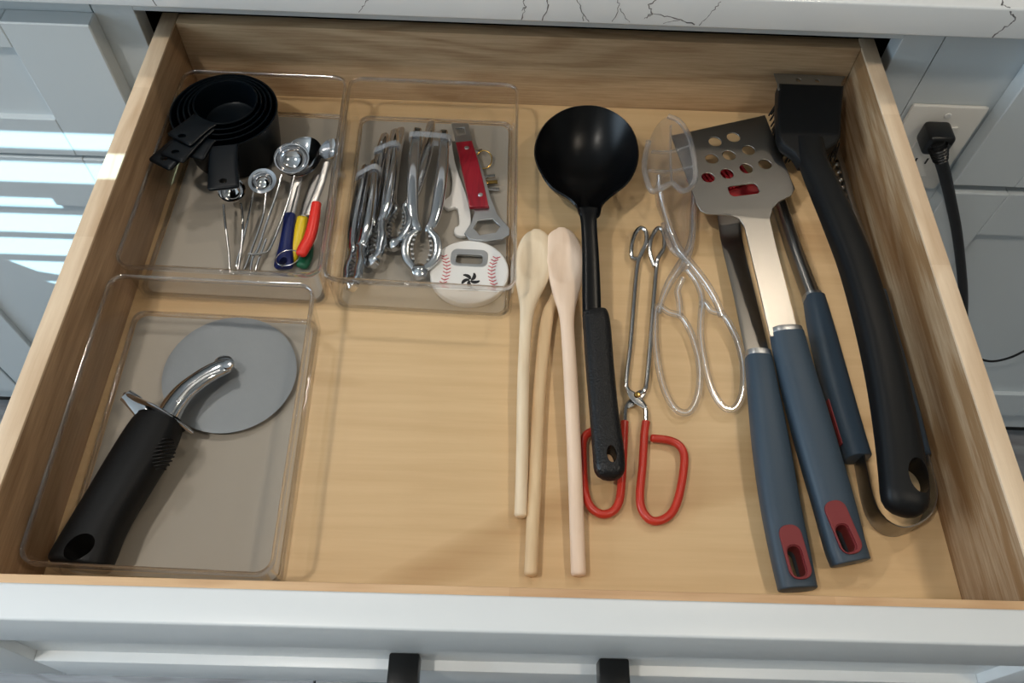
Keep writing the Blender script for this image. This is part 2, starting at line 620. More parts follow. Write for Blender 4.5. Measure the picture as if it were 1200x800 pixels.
edges = [0.01] + [e for g in gaps for e in g[:2]] + [-0.37]
for i in range(0, len(edges), 2):
    obj('slat', bx((WX0 - 0.02, YW + 0.001, edges[i + 1] + SHIFT), (WX1 + 0.02, YW + 0.003, edges[i] + SHIFT)), M['blind'], blind, smooth=False)
for z1, z0, xl, xr in gaps:  # unseen blockers added at the gap ends to trim the sun stripes
    if xl > WX0:
        me = bmesh.new()
        vs = [me.verts.new((x, y, z)) for y in (YW + 0.001, YW + 0.003) for x, z in ((WX0 - 0.02, z0 + SHIFT), (xl + 0.07, z0 + SHIFT), (xl + 0.03, z0 + 0.3 * (z1 - z0) + SHIFT), (xl, z1 + SHIFT), (WX0 - 0.02, z1 + SHIFT))]
        me.faces.new(vs[:5]); me.faces.new(vs[5:][::-1])
        for k in range(5): me.faces.new((vs[k], vs[(k + 1) % 5], vs[(k + 1) % 5 + 5], vs[k + 5]))
        obj('slat', me, M['blind'], blind, smooth=False)
    if xr < WX1:
        obj('slat', bx((xr, YW + 0.001, z0 + SHIFT), (WX1 + 0.02, YW + 0.003, z1 + SHIFT)), M['blind'], blind, smooth=False)
for i, (lx, ly) in enumerate(DOWNLIGHTS):
    t = thing('downlight', (lx, ly, CE - 0.02), ('recessed round downlight above the left of the drawer, behind the camera', 'recessed round downlight behind the camera on the right', 'recessed round downlight beyond the counter on the left', 'recessed round downlight beyond the counter on the right')[i], 'ceiling light', 'recessed ceiling downlights')
    obj('trim_ring', lathe([(0.07, 0.02), (0.088, 0.02), (0.088, 0.014), (0.07, 0.012), (0.07, 0.02)], (lx, ly, CE - 0.02), 32), M['ceil'], t)
    obj('diffuser', lathe([(0.0, 0.019), (0.069, 0.019), (0.069, 0.0185), (0.0, 0.0185)], (lx, ly, CE - 0.02), 32), M['glow'], t)

# ================================================================ CABINETS
YD, YF = 0.49, 0.51      # door face plane and frame plane
TOPZ, BOTZ = 0.131, -0.68


def shaker(name, x0, x1, z0, z1, y0, y1, st, parent, mat, depth=0.007, rl=None):
    """flat frame-and-panel front: two stiles, two rails, recessed panel; faces -y"""
    r0, r1 = rl or (st, st)
    p = obj(name, bx((x0 + st - 0.006, y0 + depth, z0 + r0 - 0.006), (x1 - st + 0.006, y1, z1 - r1 + 0.006)), mat, parent, smooth=False)
    for a, b in ((x0, x0 + st), (x1 - st, x1)):
        obj('stile', bx((a, y0, z0), (b, y1, z1), 0.0012, 1), mat, p, smooth=False)
    for a, b in ((z0, z0 + r0), (z1 - r1, z1)):
        obj('rail', bx((x0 + st, y0, a), (x1 - st, y1, b), 0.0008, 1), mat, p, smooth=False)
    return p


def carcass(name, x0, x1, label, fronts, frame=True):
    t = thing(name, ((x0 + x1) / 2, YF, BOTZ), label, 'cabinet', 'base cabinets under the countertop')
    obj('carcass', bx((x0, YF + 0.02, BOTZ), (x1, 1.1, TOPZ - 0.001)), M['paint'], t, smooth=False)
    obj('toe_kick', bx((x0, YF + 0.07, FL), (x1, 1.05, BOTZ)), M['paint'], t, smooth=False)
    return t


# cabinet left of the drawer
cl = carcass('base_cabinet', -0.98, -0.068, 'pale painted cabinet left of the open drawer, striped by sunlight', None)
obj('face_frame', bx((-0.98, YF, BOTZ), (-0.068, YF + 0.02, TOPZ - 0.001)), M['paint'], cl, smooth=False)
shaker('drawer_front', -0.468, -0.065, -0.067, 0.1, YD, YF - 0.0005, 0.082, cl, M['paint'], rl=(0.051, 0.028))
shaker('drawer_front', -0.875, -0.472, -0.067, 0.1, YD, YF - 0.0005, 0.082, cl, M['paint'], rl=(0.051, 0.028))
shaker('door', -0.468, -0.065, -0.62, -0.072, YD, YF - 0.0005, 0.078, cl, M['paint'])
shaker('door', -0.875, -0.472, -0.62, -0.072, YD, YF - 0.0005, 0.078, cl, M['paint'])

# cabinet that holds the drawer: an opening with frame round it
cm = thing('base_cabinet', (0.33, YF, BOTZ), 'pale painted cabinet the open drawer slides out of', 'cabinet', 'base cabinets under the countertop')
xo0, xo1, zo0, zo1 = -0.0285, 0.683, -0.05, 0.1035
obj('stile', bx((-0.0665, YF - 0.0005, BOTZ), (xo0, YF + 0.02, TOPZ - 0.001), 0.0006, 1), M['paint'], cm, smooth=False)
obj('stile', bx((xo1, YF - 0.0005, BOTZ), (0.7215, YF + 0.02, TOPZ - 0.001), 0.0006, 1), M['paint'], cm, smooth=False)
obj('rail', bx((xo0, YF - 0.0005, zo1), (xo1, YF + 0.02, TOPZ - 0.001)), M['paint'], cm, smooth=False)
obj('rail', bx((xo0, YF - 0.0005, BOTZ), (xo1, YF + 0.02, zo0)), M['paint'], cm, smooth=False)
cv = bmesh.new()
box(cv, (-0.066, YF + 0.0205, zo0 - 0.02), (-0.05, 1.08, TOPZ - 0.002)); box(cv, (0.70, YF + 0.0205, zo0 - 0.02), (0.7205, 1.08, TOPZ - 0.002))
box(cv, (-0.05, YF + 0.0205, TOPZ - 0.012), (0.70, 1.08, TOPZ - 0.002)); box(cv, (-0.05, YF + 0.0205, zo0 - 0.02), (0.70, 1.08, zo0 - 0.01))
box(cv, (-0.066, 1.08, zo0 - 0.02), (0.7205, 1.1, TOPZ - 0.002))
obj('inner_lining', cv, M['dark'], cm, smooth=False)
obj('toe_kick', bx((-0.066, YF + 0.07, FL), (0.7205, 1.05, BOTZ)), M['paint'], cm, smooth=False)
shaker('door', -0.0615, 0.3265, -0.62, -0.08, YD, YF - 0.001, 0.078, cm, M['paint'])
shaker('door', 0.3295, 0.7175, -0.62, -0.08, YD, YF - 0.001, 0.078, cm, M['paint'])

# right cabinet with filler strip
cr = carcass('base_cabinet', 0.7225, 1.95, 'pale painted cabinet right of the drawer, behind the black cord', None)
obj('filler_panel', bx((0.7225, YF, BOTZ), (1.95, YF + 0.02, TOPZ - 0.001)), M['paint'], cr, smooth=False)
shaker('drawer_front', 0.809, 1.245, -0.066, 0.118, YD, YF - 0.0005, 0.069, cr, M['paint'])
shaker('door', 0.809, 1.245, -0.60, -0.0775, YD, YF - 0.0005, 0.069, cr, M['paint'])
shaker('drawer_front', 1.249, 1.69, -0.066, 0.118, YD, YF - 0.0005, 0.069, cr, M['paint'])
shaker('door', 1.249, 1.69, -0.60, -0.0775, YD, YF - 0.0005, 0.069, cr, M['paint'])

# outlet in the filler strip
ot = thing('wall_outlet', (0.765, YF, -0.09), 'off-white outlet plate on the cabinet strip right of the drawer', 'outlet')
pl = bmesh.new()
box(pl, (0.7255, YF - 0.006, -0.088), (0.8040, YF - 0.0002, 0.030), 0.003, 2)
obj('cover_plate', pl, M['plate'], ot)
obj('receptacle', bx((0.7480, YF - 0.0085, -0.066), (0.7830, YF - 0.0061, 0.006), 0.0008, 1), M['plate'], ot)
for zc in (-0.042,):
    for dx in (-0.006, 0.006):
        obj('slot', bx((0.7655 + dx - 0.001, YF - 0.0089, zc - 0.004), (0.7655 + dx + 0.001, YF - 0.0086, zc + 0.004)), M['ink'], ot, smooth=False)
obj('screw', lathe([(0, 0.0014), (0.003, 0.001), (0.0034, 0), (0, 0)], (0.7655, YF - 0.0061, 0.019), 16, (0, -1, 0)), M['white'], ot)
# plug and cord
pc = thing('power_cord', (0.765, YF - 0.02, -0.02), 'black power plug and cord hanging from the outlet beside the drawer', 'cord')
c0 = aty(1097, 161, 0.488)
pb = bmesh.new()
box(pb, (c0.x - .0135, .474, c0.z - .013), (c0.x + .0135, .5012, c0.z + .0115), .0045, 3)
sweep([(c0.x, .476, c0.z, .019, .018), (c0.x + .001, .470, c0.z - .006, .015, .014)], n=20, power=3, smooth=3, up=(0, 0, 1), bm=pb)
obj('plug', pb, M['cord'], pc)
cpts = [aty(1099, 168, 0.474), aty(1102, 186, 0.472), aty(1107, 204, 0.472), aty(1114, 235, 0.474), aty(1121, 270, 0.476), aty(1126, 310, 0.478), aty(1129, 345, 0.480),
        aty(1132, 385, 0.48), aty(1141, 414, 0.478), aty(1158, 423, 0.476), aty(1180, 420, 0.474), aty(1204, 409, 0.472), aty(1240, 386, 0.47)]
ws = [0.014, 0.013, 0.0125, 0.0118, 0.0115, 0.0112, 0.0110, 0.007, 0.0045, 0.004, 0.004, 0.004, 0.004]
obj('cable', sweep([tuple(p) + (a, a * 0.8) for p, a in zip(cpts, ws)], n=12, smooth=8, up=(0, -1, 0.01)), M['cord'], pc)
sr = bmesh.new()
for k in range(5):
    p = cpts[1].lerp(cpts[0], k / 5)
    g = lathe([(0.0066 + 0.0006 * k, -0.0011), (0.0078 + 0.0006 * k, 0), (0.0066 + 0.0006 * k, 0.0011)], p, 16, cpts[0] - cpts[1])
    m2 = bpy.data.meshes.new('t'); g.to_mesh(m2); g.free(); sr.from_mesh(m2); bpy.data.meshes.remove(m2)
obj('strain_relief', sr, M['cord'], pc)

# countertop
ct = thing('countertop', (0.33, 0.8, 0.132), 'white quartz countertop with thin dark veins above the drawer', 'countertop')
obj('slab', bx((-1.3, 0.475, 0.132), (2.2, 1.14, 0.1625), 0.0022, 3), M['quartz'], ct)


def vein(pts, wd, face=True, jit=0.0009):
    P = []
    for a, b in zip(pts, pts[1:]):
        for k in range(6):
            t = k / 6
            P.append((a[0] + (b[0] - a[0]) * t + random.uniform(-jit, jit), a[1] + (b[1] - a[1]) * t + random.uniform(-jit, jit)))
    P.append(pts[-1])
    bm = bmesh.new()
    prev = None
    for i, (x, h) in enumerate(P):
        q = P[min(i + 1, len(P) - 1)]; r_ = P[max(i - 1, 0)]
        d = Vector((q[0] - r_[0], q[1] - r_[1]))
        d = d.normalized() if d.length else Vector((1, 0))
        nrm = Vector((-d.y, d.x)) * wd / 2 * random.uniform(0.4, 1.5)
        lay = []
        for s in (1, -1):
            for e in (0.00012, -0.0003):
                if face: lay.append(bm.verts.new((x + s * nrm.x, 0.475 - e, h + s * nrm.y)))
                else: lay.append(bm.verts.new((x + s * nrm.x, h + s * nrm.y, 0.1625 + e)))
        if prev:
            a, b = prev, lay
            for i0, i1 in ((0, 2), (2, 3), (3, 1), (1, 0)): bm.faces.new((a[i0], a[i1], b[i1], b[i0]))
        prev = lay
    return obj('vein', bm, M['vein'], ct, smooth=False)


def fv(*px, wd=0.0008):
    vein([(lambda p: (p.x, min(max(p.z, 0.1345), 0.1601)))(aty(u, v, 0.475)) for u, v in px], wd)


fv((171, -8), (185, 10), wd=0.0006)
fv((421, 14), (430, 2), (434, -9), wd=0.0007)
fv((611, 24), (616, 8), (612, -3), (618, -12)); fv((616, 8), (611, 12), wd=0.0006)
fv((636, 24), (642, 6), (641, -10))
fv((684, 26), (682, 12), (675, -2), wd=0.0006); fv((682, 14), (690, 26), wd=0.0005)
fv((718, 26), (726, 6), (722, -6), wd=0.0005); fv((726, 10), (738, 26), wd=0.0005)
fv((757, 20), (765, 16), (790, 21), (814, 29)); fv((765, 16), (760, 6), (772, -6)); fv((755, 22), (765, 17), wd=0.0006); fv((778, 27), (796, 24), (812, 28), wd=0.0004)
fv((818, 31), (833, 16), (845, 2), wd=0.0006)
fv((1162, 45), (1178, 32), (1191, 23), (1184, 12), wd=0.0011)
q0, q1, q2 = at(1184, 10, 0.1625), at(1174, 6, 0.1625), at(1176, -8, 0.1625)
vein([(q0.x, q0.y + 0.002), (q1.x, q1.y), (q2.x, q2.y), (q2.x + 0.03, q2.y + 0.06)], 0.0011, False)

# ================================================================ THE DRAWER
W, D, H, T = 0.655, 0.520, 0.0832, 0.0155
dr = thing('drawer', (W / 2, D / 2, -0.012), 'open wooden kitchen drawer with a white painted front, holding the utensils', 'drawer')
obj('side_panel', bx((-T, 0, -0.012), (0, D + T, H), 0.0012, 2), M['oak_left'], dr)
obj('side_panel', bx((W, 0, -0.012), (W + T, D + T, H), 0.0012, 2), M['oak_side'], dr)
for a, b in ((-T, 0), (W, W + T)):
    obj('top_edge', bx((a - .00005, 0, H - .0025), (b + .00005, D + T, H + .0002), 0.0008, 2), M['oak_rail'], dr)
obj('back_panel', bx((0.0002, D, -0.012), (W - 0.0002, D + T, H), 0.0012, 2), M['oak_back'], dr)
obj('front_panel', bx((-T, -0.0113, -0.012), (W + T, -0.0002, H), 0.0010, 2), M['oak_front'], dr)
obj('bottom_panel', bx((0.0002, 0, -0.007), (W - 0.0002, D - 0.0003, 0)), M['ply'], dr, smooth=False)
FX0, FX1, FZ0, FZ1, FY0, FY1 = -0.0615, 0.7175, -0.068, 0.1075, -0.0325, -0.0116
df = obj('drawer_front', bx((FX0 + 0.06, FY0 + 0.007, FZ0 + 0.05), (FX1 - 0.055, FY1, FZ1 - 0.05)), M['paint_front'], dr, smooth=False)
for a, b in ((FX0, 0.0035), (0.6595, FX1)):
    obj('stile', bx((a, FY0, FZ0), (b, FY1, FZ1), 0.0015, 2), M['paint_front'], df)
obj('rail', bx((0.0036, FY0, 0.0500), (0.6594, FY1, FZ1), 0.0018, 3), M['paint_front'], df)
obj('rail', bx((0.0036, FY0, FZ0), (0.6594, FY1, -0.0155), 0.0010, 2), M['paint_front'], df)
hb = obj('handle', bx((0.232, -0.068, -0.009), (0.428, -0.058, 0.007), 0.001, 2), M['black_bar'], dr)
for a in (0.2495, 0.3905):
    obj('post', bx((a, -0.0575, -0.009), (a + 0.0205, -0.0256, 0.0085), 0.0015, 2), M['black_bar'], hb)

# ================================================================ TRAYS
def ringpts(q, inset, r, z, n=6):
    """rounded outline of a four-cornered tray, corners given as TL TR BR BL"""
    c = sum((Vector(p) for p in q), Vector((0, 0))) / 4
    P = []
    for p in q:
        d = Vector(p) - c
        P.append(c + Vector((d.x - math.copysign(inset, d.x), d.y - math.copysign(inset, d.y))))
    out = []
    for i in range(4):
        p, a, b = P[i], P[i - 1], P[(i + 1) % 4]
        u, v = (a - p).normalized() * r, (b - p).normalized() * r
        for k in range(n + 1):
            t = k / n * math.pi / 2
            m = p + u * (1 - math.sin(t)) + v * (1 - math.cos(t))
            out.append((m.x, m.y, z))
    return out


def loft(rings, close=True):
    bm = bmesh.new()
    R = [[bm.verts.new(p) for p in r] for r in rings]
    n = len(R[0])
    for a, b in zip(R, R[1:]):
        for k in range(n): bm.faces.new((a[k], a[(k + 1) % n], b[(k + 1) % n], b[k]))
    if close:
        bm.faces.new(R[0][::-1]); bm.faces.new(R[-1])
    return bm


def tray(q, h, label, mat_inset):
    c = sum((Vector(p) for p in q), Vector((0, 0))) / 4
    t = thing('organizer_tray', (c.x, c.y, 0.0003), label, 'tray', 'clear organizer trays in the drawer')
    R = []
    for ins, r, z in ((0.0045, 0.010, 0.0004), (0.0030, 0.011, 0.0016), (0.0012, 0.012, h - 0.0065), (0.0001, 0.0125, h - 0.0055), (0.0, 0.0125, h - 0.0008), (0.0008, 0.012, h),
                      (0.0022, 0.011, h - 0.0006), (0.0030, 0.0105, h - 0.0050), (0.0038, 0.010, h - 0.0075), (0.0056, 0.009, 0.0034), (0.0075, 0.008, 0.0022)):
        R.append(ringpts(q, ins, r, z))
    obj('tray_shell', loft(R), M['tray'], t, angle=50)
    rim = []
    for ins, z in ((-.0004, h - .0030), (-.0010, h - .0012), (-.0006, h + .0006), (.0010, h + .0012), (.0028, h + .0004), (.0034, h - .0016), (.0026, h - .0034), (.0008, h - .0040), (-.0004, h - .0030)):
        rim.append(ringpts(q, ins, 0.0125 - ins, z))
    obj('rim', loft(rim, False), M['rim'], t, angle=60)
    foot = []
    for ins, z in ((.0052, .0026), (.0050, .0052), (.0058, .0066), (.0068, .0052), (.0082, .0032), (.0080, .0026), (.0052, .0026)):
        foot.append(ringpts(q, ins, 0.0095, z))
    obj('foot_bead', loft(foot, False), M['rim'], t, angle=60)
    obj('liner', loft([ringpts(q, mat_inset, 0.009, 0.00235), ringpts(q, mat_inset, 0.009, 0.0029)]), M['liner'], t, smooth=False)
    return t


TH = 0.05
tray([(0.0040, 0.4955), (0.1625, 0.4940), (0.1698, 0.2537), (0.0010, 0.2575)], TH, 'clear tray holding measuring cups and spoons, back left corner of the drawer', 0.0088)
tray([(0.1632, 0.4938), (0.3280, 0.4925), (0.3295, 0.2467), (0.1704, 0.2510)], TH, 'clear tray holding crackers and bottle openers, second from the left', 0.0088)
tray([(0.0018, 0.2500), (0.1680, 0.2462), (0.1742, 0.0110), (0.0060, 0.0145)], TH, 'clear tray holding the pizza cutter, front left of the drawer', 0.0088)


# ================================================================ LONG TOOLS
def bowl(outline, cen, z, depth, thick, expo=2.0, rings=9, tilt=None, flatn=0.0):
    """spoon-like bowl: outline is the rim, scaled towards cen as it goes down"""
    bm = bmesh.new()
    R = []
    n = len(outline)
    zf = tilt or (lambda x, y: 0.0)
    ks = [math.sin(math.pi / 2 * i / rings) for i in range(rings + 1)]
    for layer in (0, 1):
        seq = ks[1:] if layer == 0 else ks[1:][::-1]
        for k in seq:
            g = (1 - k ** expo) * depth
            off = -thick if layer == 0 else 0.0
            kk = k * (1.0 if layer == 0 else (1 - thick / 0.05 * 0.6))
            R.append([bm.verts.new((cen[0] + (x - cen[0]) * kk, cen[1] + (y - cen[1]) * kk, z - g + off * (1 - k * 0.4) + zf(x, y) * kk)) for x, y in outline])
    for a, b in zip(R, R[1:]):
        for k in range(n): bm.faces.new((a[k], a[(k + 1) % n], b[(k + 1) % n], b[k]))
    v0 = bm.verts.new((cen[0], cen[1], z - depth - thick)); v1 = bm.verts.new((cen[0], cen[1], z - depth))
    for k in range(n):
        bm.faces.new((R[0][(k + 1) % n], R[0][k], v0)); bm.faces.new((R[-1][k], R[-1][(k + 1) % n], v1))
    return bm


# ladle
la = thing('ladle', tuple(at(688, 190, 0)), 'large black ladle lying right of the wooden spoons', 'ladle')
rim = [(688, 122), (709, 125), (729, 136), (743, 153), (749, 176), (746, 196), (736, 214), (720, 227), (707, 239), (703, 252), (692, 258), (680, 252), (675, 241), (664, 231), (645, 219), (633, 201), (626, 180), (630, 158), (643, 139), (664, 126)]
rimw = [tuple(p[:2]) for p in catmull([tuple(at(u, v, 0.042)[:2]) for u, v in rim], 4, True)]
obj('bowl', bowl(rimw, tuple(at(688, 184, 0.042)[:2]), 0.042, 0.036, 0.0022, 2.6, 12), M['black_nylon'], la, angle=60)
obj('shaft', sweep(px_path([(689, 244, .0405, 24, .004), (690, 262, .0395, 19, .0055), (692, 300, .036, 20, .006), (693, 345, .032, 22, .006), (694, 385, .029, 22, .006)]), n=16, power=2.6), M['black_nylon'], la)
g = obj('grip', sweep(px_path([(696, 365, .029, 28, .013), (699, 378, .0285, 32, .016), (703, 430, .026, 33, .017), (708, 485, .0235, 34, .017), (713, 530, .022, 37, .017), (715, 563, .021, 36, .016)]), n=24, power=2.8, round1=.011, round0=.002), M['black_grain'], la)
hc = at(715, 537, .021)
cut(g, hole_bm(circle(hc, mm(715, 537, .02, 5.8), 20, mm(715, 537, .02, 10.5), 0.06), -0.01, 0.05))


# wooden spoons
def wooden_spoon(rows, head, label, mat, group='wooden spoons with long round handles'):
    base = at(head[0], head[1], 0)
    o = sweep(px_path(rows), n=32, power=2.2, round1=.0025, round0=0.001, smooth=8)
    hc_ = at(head[0], head[1], head[2]); rx, ry = mm(head[0], head[1], head[2], head[3]), mm(head[0], head[1], head[2], head[4]) * 1.15
    o.normal_update()
    for v in o.verts:
        d = ((v.co.x - hc_.x) / rx) ** 2 + ((v.co.y - hc_.y) / ry) ** 2
        if d < 1 and v.co.z > head[2] - 0.001: v.co.z -= 0.0035 * (1 - d)
    return tag(obj('wooden_spoon', o, mat), label, 'spoon', group)


wooden_spoon([(668, 298, .0055, 20, .006), (665, 330, .006, 26, .006), (650, 352, .0065, 14, .008), (641, 375, .007, 15, .0095), (633, 450, .007, 15, .010), (627, 560, .007, 16, .010), (622, 675, .007, 16, .010)],
             (665, 310, .0085, 8, 10), 'tan wooden spoon lying beneath the two paler ones, middle handle', M['beech2'])
wooden_spoon([(629, 269, .0175, 6, .003), (629, 274, .0174, 24, .005), (628.5, 283, .0172, 36, .0065), (626, 302, .017, 44, .0075), (623, 325, .017, 40, .0085), (620, 345, .017, 27, .0095), (618, 362, .0165, 18, .010), (616, 385, .016, 14.5, .0098), (613, 450, .014, 14, .0098), (612, 530, .011, 14.5, .0098), (610, 606, .008, 15, .0098)],
             (625, 305, .0205, 17, 27), 'whitish wooden spoon with the shortest handle, leftmost of the three', M['beech'])
wooden_spoon([(658, 267, .0185, 6, .003), (658.5, 272, .0184, 25, .005), (659, 282, .0182, 37, .0065), (662, 303, .018, 45, .0075), (663, 325, .018, 40, .0085), (663, 346, .018, 30, .0095), (664, 365, .0175, 20, .010), (665, 385, .017, 16, .0098), (669, 450, .015, 16.5, .0098), (674, 560, .011, 17, .0098), (678, 675, .007, 18, .010)],
             (661, 308, .0215, 17, 27), 'pinkish pale wooden spoon lying rightmost, beside the ladle shaft', M['beech3'])

# wire tongs with red handles
wt = thing('wire_tongs', tuple(at(747, 466, 0)), 'nickel wire tongs with red coated loop handles beside the ladle', 'tongs')
W3 = .0041


def wpts(rows): return [tuple(at(u, v, z)) for u, v, z in rows]


la_ = wpts([(748, 303, .006), (741, 302, .0072), (740, 290, .008), (744, 274, .008), (751, 267, .008), (757, 272, .008), (757, 284, .008), (752, 296, .007), (747, 310, .006), (743, 350, .006), (739, 400, .006), (734, 446, .006), (736, 457, .006), (746, 466, .0066), (756, 478, .0066), (757, 497, .0066)])
obj('arm', tube(la_, W3, n=10, smooth=6), M['wire'], wt)
lb_ = wpts([(767, 312, .006), (762, 298, .007), (762, 285, .008), (766, 273, .008), (772, 267, .008), (778, 274, .008), (778, 290, .008), (771, 303, .008), (769, 316, .006), (766, 350, .006), (762, 400, .006), (758, 446, .006), (755, 457, .006), (747, 464, .0036), (734, 476, .0036), (732, 494, .005)])
obj('arm', tube(lb_, W3, n=10, smooth=6), M['wire'], wt)
pc_ = at(746, 465, .005)
obj('rivet', lathe([(0, .0052), (.0022, .0048), (.0028, .0038), (.0028, -.004), (0, -.004)], pc_, 16), M['brass'], wt)
for a, b in (((736, 458), (757, 478)), ((756, 457), (735, 477))):
    p, q_ = at(a[0], a[1], .0078 if a[0] == 736 else .0048), at(b[0], b[1], .0078 if a[0] == 736 else .0048)
    obj('flat_link', sweep([tuple(p) + (.003, .0012), tuple(p.lerp(q_, .25)) + (.0075, .0014), tuple(p.lerp(q_, .6)) + (.0075, .0014), tuple(q_) + (.003, .0012)], n=12, power=4, smooth=3), M['wire'], wt)
RR = .0065
obj('handle_loop', tube(wpts([(757, 494, .0065), (755, 510, .0062), (753, 545, .006), (750, 578, .006), (752, 596, .006), (762, 609, .006), (776, 609, .006), (789, 598, .006), (797, 575, .006), (802, 540, .006), (798, 524, .006), (785, 516, .006), (762, 513, .006)]), RR, n=12, smooth=7, round1=.002), M['red_coat'], wt)
obj('handle_loop', tube(wpts([(732, 494, .0052), (731, 515, .0052), (729, 555, .0052), (726, 585, .0052), (718, 599, .0052), (704, 602, .0052), (691, 592, .0052), (685, 572, .0052), (683, 535, .0052), (684, 515, .0052), (692, 506, .0052), (708, 503, .0052), (725, 503, .0052)]), RR, n=12, smooth=7, round1=.002), M['red_coat'], wt)

# clear plastic tongs
ctg = thing('serving_tongs', tuple(at(800, 330, 0)), 'clear plastic scissor tongs lying left of the slotted turner', 'tongs')


def rod(rows, name='arm', closed=False, pw=2.2, sm=6):
    a_ = obj(name, sweep([tuple(at(u, v, z)) + (w_ * (.85 if w_ != A5[0] else .9), h_ * .8) for u, v, z, w_, h_ in rows], n=12, power=pw, closed=closed, smooth=sm), M['tongs'], ctg)
    obj('ridge', sweep([tuple(at(u, v, z + h_ * .42)) + (.0015, .0016) for u, v, z, w_, h_ in rows], n=8, closed=closed, smooth=sm), M['tongs_edge'], a_)  # thin ridge, whitened to draw a highlight line along the rod
    return a_


A5 = (.0066, .0064)
rod([(770, 360, .007) + A5, (768, 395, .007) + A5, (772, 430, .007) + A5, (780, 460, .007) + A5, (793, 480, .007) + A5, (808, 482, .007) + A5, (818, 462, .007) + A5, (820, 432, .007) + A5, (815, 405, .007) + A5, (806, 382, .007) + A5, (797, 370, .007) + A5, (784, 366, .007) + A5], 'handle_loop', True)
rod([(824, 355, .009) + A5, (821, 390, .009) + A5, (826, 425, .009) + A5, (834, 455, .009) + A5, (847, 476, .009) + A5, (861, 478, .009) + A5, (870, 460, .009) + A5, (871, 430, .009) + A5, (865, 402, .009) + A5, (855, 380, .009) + A5, (846, 368, .009) + A5, (834, 364, .009) + A5], 'handle_loop', True)
rod([(846, 370, .010, .008, .006), (838, 350, .011, .008, .006), (826, 330, .012, .009, .006), (812, 312, .012, .010, .006), (795, 292, .013, .010, .006), (786, 270, .014, .008, .006), (778, 245, .026, .006, .006), (773, 222, .036, .005, .006), (772, 205, .043, .004, .005)])
rod([(772, 366, .008, .006, .006), (777, 348, .008, .007, .006), (785, 330, .008, .009, .006), (797, 312, .007, .011, .006), (806, 296, .007, .010, .006), (811, 275, .008, .007, .006), (812, 245, .010, .006, .006), (814, 215, .014, .006, .006)])
rod([(823, 360, .009) + A5, (822, 345, .009) + A5, (816, 330, .009) + A5, (806, 316, .009) + A5])
rod([(797, 369, .007) + A5, (796, 352, .007) + A5, (794, 340, .007) + A5, (800, 326, .008) + A5])
obj('pivot', lathe([(0, .004), (.004, .0035), (.005, .002), (.005, -.004), (0, -.004)], at(803, 310, .012), 20), M['tongs'], ctg)
# the two claws: an upper scoop with a rim and a lower one
cl1 = [(783, 136), (796, 142), (806, 157), (812, 178), (815, 205), (811, 218), (800, 224), (788, 215), (776, 220), (764, 224), (757, 208), (755, 190), (760, 166), (770, 146)]
z1 = .046
clw = [tuple(p[:2]) for p in catmull([tuple(at(u, v, z1)[:2]) for u, v in cl1], 4, True)]
obj('claw', bowl(clw, tuple(at(785, 185, z1)[:2]), z1, .0065, .0014, 2.2, 6), M['claw'], ctg, angle=60)
obj('claw_rim', tube([tuple(at(u, v, z1)) for u, v in cl1[:-1]], .0052, n=8, smooth=5), M['tongs'], ctg)
cl2 = [(770, 212), (786, 206), (806, 206), (814, 222), (813, 250), (811, 285), (800, 300), (786, 290), (777, 262), (768, 235)]
z2 = .012
clw = [tuple(p[:2]) for p in catmull([tuple(at(u, v, z2)[:2]) for u, v in cl2], 4, True)]
obj('claw', bowl(clw, tuple(at(793, 245, z2)[:2]), z2, .008, .0016, 2.2, 6), M['claw'], ctg, angle=60)


obj('claw_rim', tube([tuple(at(u, v, z2)) for u, v in cl2[2:9]], .0046, n=8, smooth=5), M['tongs'], ctg)
for (u0, v0), (u1, v1) in (((764, 178), (808, 172)), ((760, 200), (811, 196)), ((786, 148), (787, 212))):
    a, b = at(u0, v0, z1 - .002), at(u1, v1, z1 - .002)
    obj('claw_rib', sweep([tuple(a) + (.0022, .004), tuple(a.lerp(b, .5) - Vector((0, 0, .0035))) + (.0022, .004), tuple(b) + (.0022, .004)], n=8, smooth=5), M['tongs'], ctg)


